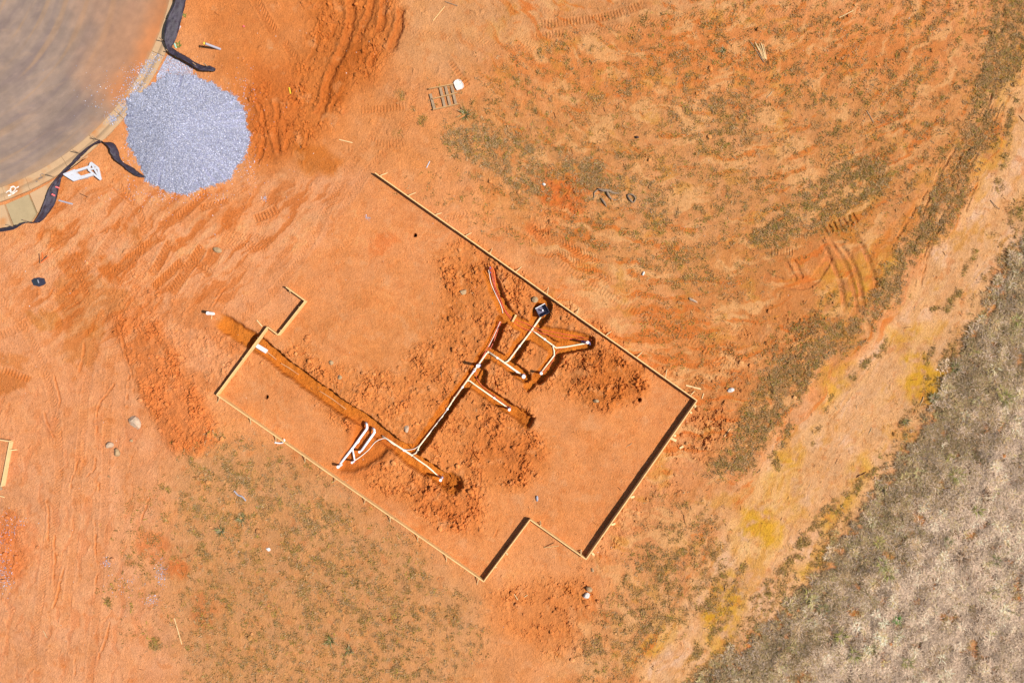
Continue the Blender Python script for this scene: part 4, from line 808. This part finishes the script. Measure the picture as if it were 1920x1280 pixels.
run((c8, c9), "porch form boards running up to the right beside the trench start", along(c8, c9, [527, 562]), 1, kick=(.16, None))
run((c9, c10), "last porch form board with a dark hooked stake shadow at its free end", along(c10, c9, [544]), 1, kick=(.14, None))
ro2 = run(((-10, 823), (17, 827)), "pale form board at the left border, top corner piece", [], 1, h=.2, m=M_wood2, nb=1)
ro3 = run(((18, 828), (2, 912)), "pale form board running down the left border", [(14, 843)], 1, h=.2, m=M_wood2, nb=1, kick=(.34, None))
thing("wood_block", beam((*P(-2, 905)[:2], .03), (*P(3, 918)[:2], .03), .14, .05), M_woodg, "short grey wood block at the foot of the left border board", "wood block")
thing("wooden_stake", beam((*P(-4, 928)[:2], .03), (*P(9, 931)[:2], .02), .045, .03), M_wood2, "pale stake end at the left border below the wood block", "stake")

# ------------------------------------------------------------------ loose laths
def lath(p0, p1, label, w=.035, t=.022, m=M_wood2, z0=None, z1=None, name="wooden_lath", cat="lath"):
    a = np.array([*P(*p0)[:2], (zt(*p0) + .02) if z0 is None else z0]); b = np.array([*P(*p1)[:2], (zt(*p1) + .02) if z1 is None else z1])
    return thing(name, beam(a, b, w, t), m, label, cat)
lath((812, 40), (834, 13), "orange-brown lath lying on the clay at the top edge", m=M_wood)
lath((1286, 722), (1314, 729), "pale tapered stake lying just outside the right corner of the formwork", w=.07, m=M_wood2)
lath((1319, 737), (1316, 747), "tiny peg lying outside the right corner", w=.04)
lath((1020, 1026), (1047, 1019), "thin lath leaning against the notch board", w=.03, z0=.02, z1=.28, m=M_wood)
lath((636, 262), (661, 268), "pale lath lying near the rut ends", w=.04)
lath((1573, 34), (1599, 21), "long straw-coloured lath in the weeds at the top right", w=.04)
lath((800, 315), (806, 303), "short white lath above the start of the long board run", w=.035, m=M_wpaint)
lath((961, 603), (968, 590), "short board laid across the red tubes in the trench", w=.09, t=.04, z0=-.08, z1=-.02, m=M_wood)
lath((1357, 818), (1369, 803), "thin pinkish lath right of the formwork", w=.03)
lath((482, 600), (492, 612), "thin stake beside the top left corner of the formwork", w=.05)
lath((1256, 1000 - 180), (1268, 826), "flat plywood scrap leaning on the right end boards", w=.12, m=M_wood2)
lath((1274, 840), (1281, 836), "little pale wood block below the plywood scrap", w=.09, t=.06, name="wood_offcut", cat="offcut")
lath((398, 589), (397, 598), "short stake beside the upright white pipe", w=.03)
lath((327, 1158), (341, 1207), "thin bent pale stick lying in the lower left weeds", w=.035, m=M_wood2, name="stick", cat="stick")
for p0, p1, lab in (((964, 1112), (971, 1123), "tiny pale stick below the lowest corner, left one"), ((983, 1118), (989, 1114), "tiny pale stick below the lowest corner, middle one"), ((1407, 80), (1432, 118), "brown reed stalk at the left of the reed bundle"), ((1625, 208), (1638, 230), "dark branch lying in the weeds of the upper right field"), ((835, 4), (858, 12), "dark stick at the top edge beside the lath")):
    lath(p0, p1, lab, w=.03, m=M_root if "dark" in lab or "brown" in lab else M_wood2, name="stick", cat="stick")
bundle = empty("reed_bundle", P(1422, 100), "bundle of dry yellow reeds lying in the orange field near the top right", "reeds")
for k in range(7):
    o_ = k * 2.2; mesh_obj("reed", *beam((*P(1416 + o_ + rng.normal(), 84 + rng.normal() * 2)[:2], zt(1416, 84) + .05), (*P(1430 + o_ * .5, 112 + rng.normal() * 2)[:2], zt(1430, 112) + .05), .022, .015), M_wood2, bundle)
# roots
def branch(paths, label, name="dead_root", m=M_root):
    gs = []
    for pts, r in paths:
        pp = smooth_path([np.array([*P(u, v)[:2], zt(u, v) + z]) for u, v, z in pts], 4); rad = np.interp(np.linspace(0, 1, len(pp)), np.linspace(0, 1, len(r)), r)
        gs.append(tube(pp, rad, 7))
    thing(name, join(*gs), m, label, "dead wood", smooth=True)
branch([([(1121, 355, .05), (1130, 358, .09), (1140, 358, .08), (1150, 362, .03), (1160, 363, .02)], [.05, .07, .06, .05, .02]), ([(1137, 358, .08), (1140, 366, .08), (1146, 373, .04), (1155, 375, .02), (1163, 370, .01)], [.06, .06, .04, .02, .01]), ([(1121, 356, .04), (1114, 362, .03), (1113, 372, .02), (1104, 375, .01)], [.04, .03, .02, .01])], "forked grey driftwood root in the weeds beside the ruddy soil patch")
branch([([(1127, 373, .04), (1132, 380, .06), (1137, 388, .03)], [.04, .055, .02])], "short thick piece of grey root below the forked one", "root_piece")
branch([([(1176, 366, .04), (1184, 365, .08), (1191, 372, .06), (1187, 380, .05), (1180, 374, .05), (1176, 367, .03)], [.03, .04, .04, .03, .04, .03])], "grey looped root right of the forked one", "root_loop")
branch([([(1857, 375, .03), (1868, 388, .06), (1875, 392, .02)], [.012, .015, .008])], "thin curved twig on the dirt road near the right border", "branch")

# ------------------------------------------------------------------ rocks
def put_rock(u, v, sx, sy, sz, rz, m, label, seed, name="rock"):
    V_, F_ = rock(seed, sx, sy, sz, 3); c_, s_ = math.cos(rz), math.sin(rz); V_ = V_ @ np.array([[c_, s_, 0], [-s_, c_, 0], [0, 0, 1]])
    V_ += np.array([*P(u, v)[:2], zt(u, v) + sz * .35]); return thing(name, (V_, F_), m, label, "rock")
put_rock(254, 791, .24, .37, .17, .55, M_rockl, "largest pale rock, wedge shaped, on the clay left of the churned strip", 42)
put_rock(206, 834, .2, .15, .12, .2, M_rockl, "small pale rock half sunk beside the tan one, left of the plot", 43)
put_rock(221, 848, .18, .21, .14, .3, M_rockt, "squarish tan rock below the half sunk one", 44)
put_rock(409, 469, .21, .14, .12, -.3, M_rockt, "lone oval rock on the tyre marks below the gravel heap", 45)
put_rock(1104, 1103, .17, .13, .14, -.4, M_rockt, "tan rock outside the lower corner of the formwork", 46)
put_rock(1100, 1115, .19, .13, .15, .1, M_rockw, "white block-shaped rock just below the tan rock", 47)
put_rock(1299, 563, .24, .08, .08, -.45, M_rockl, "long pale stone lying right of the long board run", 48)
put_rock(1206, 513, .06, .12, .06, -.4, M_rockw, "small white chip standing in the weeds above the long board run", 49)
put_rock(1020, 346, .09, .07, .06, 0, M_rockw, "small white stone beside the weeds above the driftwood", 50)
put_rock(503, 1029, .12, .09, .03, -.3, M_rockw, "flat white chip in the lower left weeds", 51)
put_rock(868, 548, .2, .16, .1, .5, M_rockt, "greyish clod-like stone in the dug area below the long board run", 52)
put_rock(1370, 790 - 59, .17, .11, .1, .4, M_rockw, "grey-white stone with a dark side right of the corner", 53)
put_rock(1003, 562, .15, .16, .1, 0, M_rockt, "rounded stone above left of the black box", 54)
put_rock(1117, 751, .13, .1, .1, 0, M_rockt, "stone at the foot of the spoil mound", 55)
put_rock(1111, 1082 - 14, .07, .1, .06, .2, M_rockt, "small stone between the formwork corner and the tan rock", 56)
put_rock(398, 514 - 2, .1, .08, .06, 0, M_rockt, "brownish stone by the rut near the heap", 57) if False else None
put_rock(621, 680, .12, .11, .08, .2, M_rockt, "round stone among the clods near the long trench", 58)
put_rock(638, 707, .12, .1, .08, .8, M_rockt, "second round stone among the clods, nearer the long trench", 59)
put_rock(763, 803, .12, .2, .09, -.2, M_rockl, "upright oval pale stone inside the trench elbow", 60)
put_rock(246, 826, .09, .07, .05, 0, M_rockt, "small buried stone right of the two rocks", 61)

# ------------------------------------------------------------------ drain pipes
def pts3(l, z=None): return [np.array([*P(u, v, zz)[:2], zz]) for u, v, zz in l]
def pipe(parent, l, r=.04, m=M_pvc, name="pipe"):
    return mesh_obj(name, *tube(pts3(l), r, 12), m, parent, True)
def elbow(parent, u, v, z, r=.055, m=M_pvc, name="fitting"):
    V_, F_ = ico(2); return mesh_obj(name, V_ * r + P(u, v, z), F_, m, parent, True)
def riser(parent, u, v, z0, z1, r=.045, cap=M_pvcw, collar=True):
    b = P(u, v, z1); mesh_obj("riser", *tube([(b[0], b[1], z0), (b[0], b[1], z1)], r, 14), M_pvcw, parent, False)
    if collar: mesh_obj("collar", *tube([(b[0], b[1], z0 + .06), (b[0], b[1], z0 + .15)], r * 1.25, 14), M_glue, parent)
    mesh_obj("pipe_cap", *tube([(b[0], b[1], z1 - .05), (b[0], b[1], z1 + .012)], r * 1.16, 14), cap, parent)
ZP = -.27
dr = empty("drain_pipework", P(880, 712, ZP), "branching cream drain pipes glued together in the trenches", "drain pipes")
pipe(dr, [(913, 661, ZP), (902, 676, ZP), (890, 693, ZP), (852, 746, ZP)], .042); pipe(dr, [(852, 746, ZP), (830, 780, ZP - .07), (812, 803, ZP - .07)], .035)
pipe(dr, [(812, 803, ZP - .07), (800, 818, ZP - .02), (786, 836, ZP), (781, 848, ZP), (772, 853, ZP)], .036); pipe(dr, [(772, 853, ZP), (744, 835, ZP), (734, 828, ZP - .03), (717, 817, ZP - .08)], .042)
pipe(dr, [(772, 853, ZP), (784, 862, ZP), (800, 873, ZP - .08), (826, 895, ZP - .03)], .036)
pipe(dr, [(877, 713, ZP), (881, 714, ZP), (893, 723, ZP), (955, 766, ZP)], .034)
pipe(dr, [(917, 660, ZP), (946, 680, ZP), (981, 705, ZP)], .048); pipe(dr, [(946, 679, ZP), (952, 677, ZP), (957, 671, ZP), (995, 621, ZP), (1014, 594, ZP + .03)], .042)
pipe(dr, [(996, 620, ZP), (1001, 621, ZP), (1010, 628, ZP), (1036, 647, ZP), (1043, 652, ZP), (1062, 650, ZP), (1089, 645, ZP), (1100, 643, ZP)], .036)
pipe(dr, [(1036, 648, ZP), (1039, 658, ZP), (1039, 666, ZP), (1030, 678, ZP), (1015, 697, ZP)], .034)
for u, v, r in ((915, 660, .062), (772, 853, .062), (946, 680, .06), (877, 713, .056), (996, 620, .055), (1037, 648, .052), (1039, 666, .045), (852, 745, .05), (956, 673, .05), (784, 844, .05)): elbow(dr, u, v, ZP, r)
for a, b in (((868, 724), (866, 727)), ((840, 765), (838, 768)), ((931, 670), (934, 672)), ((968, 696), (971, 698)), ((975, 647), (973, 650)), ((925, 745), (928, 747)), ((1020, 635), (1023, 637)), ((756, 843), (759, 845))):
    mesh_obj("coupling", *tube(pts3([(*a, ZP), (*b, ZP)]), .054, 12), M_pvcw, dr)
riser(dr, 896, 686, ZP, .85, .07); riser(dr, 982, 706, ZP, .6, .075); riser(dr, 955, 768, ZP, .45, .055); riser(dr, 826, 900, ZP, .45, .055); riser(dr, 1102, 642, ZP, .6, .058); riser(dr, 1015, 700, ZP, .55, .055)
mesh_obj("cleanout", *tube(pts3([(885, 700, ZP + .05), (890, 692, ZP + .25)]), .05, 12), M_pvcw, dr); mesh_obj("cleanout", *tube(pts3([(891, 693, .1), (889, 696, .3)]), .045, 12), M_pvcw, dr)
# black box
bx = empty("black_box", P(1017, 582, -.2), "square open black plastic box around a white pipe stub in the trench", "box")
cc = P(1017, 582)[:2]; an = math.radians(28); e1 = np.array([math.cos(an), math.sin(an)]); e2 = np.array([-math.sin(an), math.cos(an)]); hs = .25
cr = [cc + e1 * a * hs + e2 * b * hs * .92 for a, b in ((-1, -1), (1, -1), (1, 1), (-1, 1))]
mesh_obj("base", *prism([tuple(p) for p in cr], -.24, -.2), mat("box_floor", base=(.13, .115, .17), rough=.5, var=.3), bx)
for k in range(4):
    a, b = cr[k], cr[(k + 1) % 4]; d = (b - a) / np.linalg.norm(b - a); mesh_obj("side_panel", *beam((*(a + d * .012), -.07), (*(b - d * .012), -.07), .02, .27), M_black, bx)
mesh_obj("rim", *beam((*(cr[2] + (-.0, .0)), .078), (*cr[3], .078), .03, .02), M_pvcw, bx)
mesh_obj("pipe_stub", *tube([(*cc, -.2), (*(cc + (.02, .01)), .02)], .035, 12), M_pvcw, bx)
# bathroom rough-in
ba = empty("bathroom_drain", P(660, 840), "long white drain pipe with a wye branch in the shallow pit", "drain pipe"); ZB = -.06
pipe(ba, [(686, 792, -.2), (688, 797, -.1), (688, 803, ZB), (661, 840, ZB), (637, 870, ZB)], .058, M_pvcw); pipe(ba, [(661, 841, ZB), (663, 852, ZB), (665, 862, ZB)], .036, M_pvcw)
elbow(ba, 688, 801, ZB, .068, M_pvcw); elbow(ba, 660, 841, ZB, .07, M_pvcw); mesh_obj("coupling", *tube(pts3([(673, 825, ZB), (669, 830, ZB)]), .066, 12), M_pvcw, ba)
riser(ba, 634, 875, -.2, .4, .06, collar=False); riser(ba, 660, 867, -.2, .25, .045, collar=True)
bb = empty("bathroom_stub", P(688, 824), "shorter white drain pipe lying parallel to the long one in the pit", "drain pipe")
pipe(bb, [(699, 802, -.2), (702, 806, -.1), (701, 812, ZB), (678, 844, ZB)], .058, M_pvcw); elbow(bb, 702, 810, ZB, .068, M_pvcw); riser(bb, 674, 847, -.2, .2, .05, collar=False)
for u, v in ((686, 793), (692, 797), (698, 801), (705, 807)): pass
# sewer line west
z = -.26
thing("sewer_sleeve", tube(pts3([(482, 648, z), (500, 659, z)]), .105, 16), M_pvcw, "thick short white pipe sleeve in the trench beside the left end boards", "pipe")
thing("sewer_pipe", tube(pts3([(501, 660, z - .05), (510, 667, z - .05), (518, 674, z - .09)]), .026, 10), M_muddy, "thin pipe coming out of the thick white sleeve", "pipe")
thing("sewer_pipe", tube(pts3([(527, 681, z - .09), (541, 689, z - .08), (560, 702, z - .13)]), .026, 10), M_muddy, "half buried pipe showing in the long trench near its left end", "pipe")
thing("sewer_pipe", tube(pts3([(600, 733, z - .12), (622, 747, z - .07), (649, 767, z - .12)]), .026, 10), M_muddy, "half buried pipe showing in the middle of the long trench", "pipe")
thing("upright_pipe", tube([(*P(400, 588)[:2], -.25), (P(400, 588)[0] + .01, P(400, 588)[1], .62)], .075, 16), M_pvcw, "white pipe standing upright at the left start of the trench", "pipe")
# tubing
def tubing(l, m, label, r=.013, name="water_tube"):
    pp = smooth_path(pts3(l), 6); return thing(name, tube(pp, r, 6), m, label, "tubing", "water tubes in the trenches", smooth=True)
zt_ = -.14
tubing([(918, 504, .25), (921, 512, -.02), (925, 530, zt_), (933, 556, zt_), (946, 580, zt_), (962, 597, zt_), (985, 606, zt_), (1008, 616, zt_), (1045, 624, zt_), (1085, 631, zt_), (1105, 636, zt_ + .1), (1109, 637, .3)], M_red, "red water tube running the whole upper trench on its far side", .016)
tubing([(921, 502, .3), (924, 515, -.02), (928, 535, zt_), (938, 560, zt_), (948, 585, zt_), (957, 597, zt_), (966, 606, zt_), (985, 617, zt_), (1010, 623, zt_), (1050, 632, zt_), (1090, 637, zt_ + .06), (1104, 639, .25)], M_red, "red water tube running the whole upper trench on its near side", .016)
tubing([(916, 506, .2), (918, 516, 0), (921, 532, zt_), (930, 553, zt_), (939, 572, zt_), (943, 587, zt_)], M_whitet, "pale tube in the upper end of the red bundle", .014)
tubing([(922, 500, .3), (926, 508, .12), (928, 522, -.04), (929, 534, zt_ - .03)], M_orange, "bright orange-red tape strand at the top end of the tube bundle", .03)
tubing([(919, 501, .35), (919, 505, .1), (920, 512, -.02)], M_blue, "bluish tube ends standing up at the top of the bundle", .03)
tubing([(937, 602, -.2), (930, 618, -.27), (921, 638, -.27), (913, 654, -.25), (903, 672, -.25)], M_red, "red tube down the upper part of the cross trench, left one", .016)
tubing([(940, 603, -.2), (933, 620, -.27), (926, 640, -.27), (918, 656, -.25)], M_red, "red tube down the upper part of the cross trench, right one", .015)
tubing([(938, 603, -.19), (931, 619, -.25), (923, 636, -.25), (916, 650, -.25)], M_whitet, "pale tube between the two red ones in the cross trench", .013)
tubing([(893, 697, -.1), (893, 706, -.2), (897, 714, -.25), (905, 724, -.25), (930, 744, -.24), (955, 763, -.2), (958, 762, .1)], M_red, "thin red tube following the short branch trench", .014)
tubing([(1090, 640, -.05), (1104, 641, .05), (1106, 646, -.1)], M_blue, "violet tube end beside the far right riser", .03)
tubing([(1055, 652, -.25), (1044, 660, -.25), (1034, 680, -.25), (1018, 700, -.2)], M_red, "thin red tube beside the curved right branch", .011)
tubing([(664, 864, .0), (678, 854, -.15), (692, 842, -.2), (703, 829, -.2), (714, 823, -.22), (724, 822, -.25), (735, 831, -.24), (748, 838, -.27), (757, 842, -.28), (767, 843, -.28), (779, 840, -.28), (788, 832, -.27), (801, 816, -.27), (816, 797, -.27), (840, 766, -.27)], M_whitet, "long thin white tube curving from the bathroom pit into the cross trench", .016)
tubing([(815, 884, -.27), (824, 892, -.22), (825, 897, 0)], M_orange, "short orange tube at the lowest riser", .013)

# ------------------------------------------------------------------ silt fences
def ribbon(st, name_part, parent, seed, sub=5):
    r = np.random.default_rng(seed); L = smooth_path([np.array(s[:3], float) for s in st], sub); R = smooth_path([np.array(s[3:], float) for s in st], sub); n = len(L); K = 6; V_, F_ = [], []
    for i in range(n):
        for k in range(K):
            t = k / (K - 1); q_ = L[i] * (1 - t) + R[i] * t; z = q_[2] + .07 * math.sin(k * 2.1 + i * .8) * math.sin(math.pi * t) + r.normal() * .02
            p = P(q_[0] + r.normal() * .25, q_[1] + r.normal() * .25, z); V_.append(p)
        if i:
            for k in range(K - 1): F_.append(((i - 1) * K + k, (i - 1) * K + k + 1, i * K + k + 1, i * K + k))
    o = mesh_obj(name_part, V_, F_, M_fab, parent, True); md = o.modifiers.new("thickness", 'SOLIDIFY'); md.thickness = .008; return o
f1_ = empty("silt_fence", P(320, 60), "wide sagging black silt fence above the gravel heap, ending in a tail", "silt fence")
ribbon([(331, -30, .5, 354, -30, .12), (329, 0, .5, 349, 0, .14), (316, 30, .5, 342, 30, .15), (309, 55, .48, 336, 55, .14), (309, 78, .42, 327, 80, .14), (314, 92, .38, 322, 88, .12), (320, 101, .36, 330, 95, .1), (332, 107, .4, 338, 100, .1), (348, 115, .38, 353, 108, .1), (362, 124, .34, 368, 118, .1), (374, 131, .3, 380, 123, .1), (392, 133, .26, 394, 124, .09), (403, 134, .16, 405, 129, .08)], "fabric", f1_, 5)
for u, v in ((345, -10), (310, 80), (322, 102), (372, 127), (392, 128)): b = P(u, v, 0); mesh_obj("stake", *beam((b[0], b[1], -.05), (b[0] - .04, b[1] + .03, .46), .035, .035, (1, 0, 0)), M_woodg, f1_)
f2_ = empty("silt_fence", P(120, 340), "black silt fence along the concrete apron, bent beside the white frame", "silt fence")
ribbon([(-40, 436, .45, -40, 430, .1), (0, 435, .42, 0, 428, .1), (26, 430, .4, 28, 422, .1), (40, 422, .3, 42, 417, .1), (52, 417, .3, 55, 416, .1), (62, 418, .4, 74, 417, .1), (74, 400, .46, 92, 399, .1), (84, 376, .5, 104, 380, .12), (92, 354, .5, 111, 352, .12), (104, 337, .48, 116, 334, .1), (117, 322, .45, 124, 323, .1), (134, 305, .44, 140, 307, .1), (148, 290, .44, 155, 292, .1), (170, 272, .44, 172, 276, .1), (187, 262, .44, 190, 268, .1)], "fabric", f2_, 6)
ribbon([(188, 263, .44, 191, 268, .1), (202, 274, .44, 212, 268, .12), (208, 288, .4, 222, 283, .12), (216, 300, .36, 226, 297, .1), (228, 309, .34, 233, 306, .1), (243, 322, .3, 250, 315, .1), (256, 330, .26, 262, 325, .1), (270, 333, .14, 272, 330, .06)], "fabric", f2_, 7)
for u, v in ((60, 417), (104, 333), (152, 289), (188, 264), (30, 426)): b = P(u, v, 0); mesh_obj("stake", *beam((b[0], b[1], -.05), (b[0] - .04, b[1] + .03, .55), .035, .035, (1, 0, 0)), M_woodg, f2_)
mesh_obj("tie", *beam(P(104, 350, .36), P(112, 353, .2), .05, .02), M_pink, f2_); mesh_obj("tie", *beam(P(97, 364, .42), P(103, 367, .3), .06, .02), M_pink, f2_)

# ------------------------------------------------------------------ white plastic frame lying by the fence
wf = empty("plastic_barrier", P(155, 320), "white plastic folding frame lying on the clay beside the silt fence", "barrier")
mesh_obj("panel", *join(prism([tuple(P(u, v, .3)[:2]) for u, v in ((119, 328), (141, 319), (146, 325), (158, 334), (138, 340))], .26, .32)), M_wpaint, wf)
mesh_obj("panel_edge", *beam(P(119, 327, .34), P(141, 318.5, .34), .05, .05), M_wpaint, wf)
mesh_obj("rail", *beam(P(140, 322, .3), P(168, 313, .32), .1, .08), M_wpaint, wf); mesh_obj("rail", *beam(P(150, 334, .28), P(174, 327, .3), .14, .1), M_wpaint, wf)
mesh_obj("foot", *beam(P(163, 333, .05), P(164, 330, .25), .1, .1), M_wpaint, wf)
tri = [(171, 305), (166, 318), (189, 337), (184, 315)]
for a, b in ((0, 1), (1, 2), (2, 3), (3, 0), (0, 2), (1, 3)): mesh_obj("end_strut", *beam(P(*tri[a], .3 + .008 * a), P(*tri[b], .3 + .006 * b), .085, .05), M_wpaint, wf)
# pallet
pal = empty("pallet", P(832, 183), "broken grey-brown wooden pallet lying on the weeds at the top", "pallet")
def Pz(u, v, z): return P(u, v, z)
gz_ = zt(832, 183) + .02
for k, (a, b) in enumerate((((802, 167), (859, 152)), ((810, 185.5), (859, 173)), ((812, 206.5), (860, 195)))): pass
for (a, b) in (((804, 167), (850, 158)), ((811, 186), (858, 174)), ((812, 206), (860, 195))):
    mesh_obj("stringer", *beam(Pz(*a, gz_ + .09), Pz(*b, gz_ + .09), .04, .09), M_old, pal)
for (a, b) in (((807, 176), (815, 206)), ((825, 162), (834, 201)), ((835, 160), (844, 198)), ((846, 158), (855, 196))):
    mesh_obj("slat", *beam(Pz(*a, gz_ + .035), Pz(*b, gz_ + .035), .12, .022), M_woodg, pal)
lid = empty("bucket_lid", P(859, 160), "stained white rounded lid beside the pallet", "lid")
lp = [(851, 156), (854, 152), (859, 150), (864, 152), (868, 158), (869, 164), (866, 167), (857, 170), (854, 165)]
mesh_obj("plate", *prism([tuple(P(*p)[:2]) for p in lp], zt(859, 160) + .02, zt(859, 160) + .06), M_rockw, lid)
mesh_obj("rim", *tube([np.array([*P(*p)[:2], zt(859, 160) + .065]) for p in lp + [lp[0]]], .018, 6), M_rockw, lid)
# dark lid
vb = empty("meter_lid", P(74, 528), "dark octagonal plastic lid lying on the wet clay at the left", "lid")
lp = [(61, 526), (66, 522), (75, 520.5), (84, 522), (87, 531), (84, 534), (75, 537.5), (65, 535)]
mesh_obj("plate", *prism([tuple(P(*p)[:2]) for p in lp], zt(74, 528), zt(74, 528) + .06), M_black, vb)
mesh_obj("recess", *prism([tuple(P(*p)[:2]) for p in ((63, 527), (69, 523), (75, 523), (75, 535), (66, 533))], zt(74, 528) + .05, zt(74, 528) + .075), M_teal, vb)
mesh_obj("handle", *beam((*P(74, 525)[:2], zt(74, 528) + .09), (*P(76, 531)[:2], zt(74, 528) + .09), .03, .03), M_grey, vb)
# tape wisps near it
mk = empty("marker_tape", P(80, 486), "orange survey tape wisps forking up from the clay above the dark lid", "tape")
for a, b, m_ in (((75, 494), (76, 476), M_dark), ((78, 490), (91, 480), M_dark), ((77, 493), (94, 482), M_orange), ((81, 487), (82, 474), M_orange)):
    mesh_obj("strand", *beam((*P(*a)[:2], zt(*a) + .02), (*P(*b)[:2], zt(*b) + .09), .03, .012), m_, mk)
# leaning grey conduit stake near the upper fence
ls = empty("marker_stake", P(412, 92), "leaning grey plastic marker stake at the top left, with a long shadow", "stake")
mesh_obj("post", *tube([(*P(413, 92)[:2], -.05), P(385, 82, .52)], .055, 8), M_grey, ls); mesh_obj("post_cap", *tube([P(384, 82, .52), P(381, 81, .56)], .06, 8), M_yel, ls)
thing("white_block", beam((*P(334, 59)[:2], .06), (*P(339, 50)[:2], .06), .11, .1), M_wpaint, "white plastic block against the upper silt fence", "block")
thing("green_bottle", tube([(*P(328, 83)[:2], .05), (*P(331, 90)[:2], .05), (*P(332, 92)[:2], .05)], [.045, .045, .015], 10), mat("bottle_plastic", base=(.3, .5, .4), rough=.2, spec=.6), "crushed green drink bottle beside the upper silt fence", "bottle")
def leafy(u, v, r, n_, label, m_, seed):
    V_, F_ = tuft(seed, n_, r * .5, r, .05, .9, .3); thing("leafy_weed", (V_ + np.array([*P(u, v)[:2], zt(u, v)]), F_), m_, label, "weed")
leafy(336, 86, .16, 16, "green leafy weed beside the crushed bottle", M_green, 3); leafy(348, 31, .1, 10, "little green weed behind the upper silt fence", M_green, 4)
thing("yellow_scrap", rock(71, .07, .05, .03, 1), M_yel, "yellow scrap at the tail of the upper silt fence", "scrap").location = (*P(331, 107)[:2], .08)
thing("yellow_scrap", beam((*P(543, 165)[:2], zt(543, 165) + .03), (*P(545, 176)[:2], zt(545, 176) + .03), .06, .03), M_yel, "yellow plastic strip in the clay right of the gravel heap", "scrap")
thing("pink_scrap", rock(72, .08, .05, .04, 1), M_pink, "small pink scrap on the clay near the top left ruts", "scrap").location = (*P(457, 50)[:2], zt(457, 50))
# dark rod by the fence, wires
lath((111, 376), (137, 383), "dark flat iron lying beside the silt fence", w=.07, t=.03, m=M_grey, name="iron_bar", cat="bar")
lath((150, 363), (165, 370), "thin dark wire lying on the clay below the white frame", w=.022, t=.02, m=M_dark, name="wire", cat="wire")
# white strap at the lower board run and grey plastic strip
ws = smooth_path([np.array([*P(u, v)[:2], zz]) for u, v, zz in ((516, 829, .04), (524, 830, .05), (531, 829, .1), (536, 825, .2), (535, 822, .2))], 4)
thing("white_strap", tube(ws, .035, 6), M_pvcw, "white plastic strap caught under the lower left board run", "strap")
gs_ = smooth_path([np.array([*P(u, v)[:2], zt(u, v) + .03]) for u, v in ((440, 919), (447, 927), (455, 930), (462, 938))], 4)
thing("plastic_strip", tube(gs_, .035, 6), M_grey, "pale grey plastic strip in the weeds left of the lower board run", "plastic strip")
thing("grey_rag", rock(73, .07, .16, .05, 2), M_grey, "crumpled grey rag inside the formwork near the notch", "rag").location = (*P(1007, 934)[:2], zt(1007, 934))
thing("dark_stone", rock(74, .09, .07, .07, 2), M_dark, "small dark round stone with a shadow in the upper right field", "rock").location = (*P(1194, 258)[:2], zt(1194, 258))
print("objects", len(bpy.data.objects), "ground tris", 2 * len(ground.data.polygons))
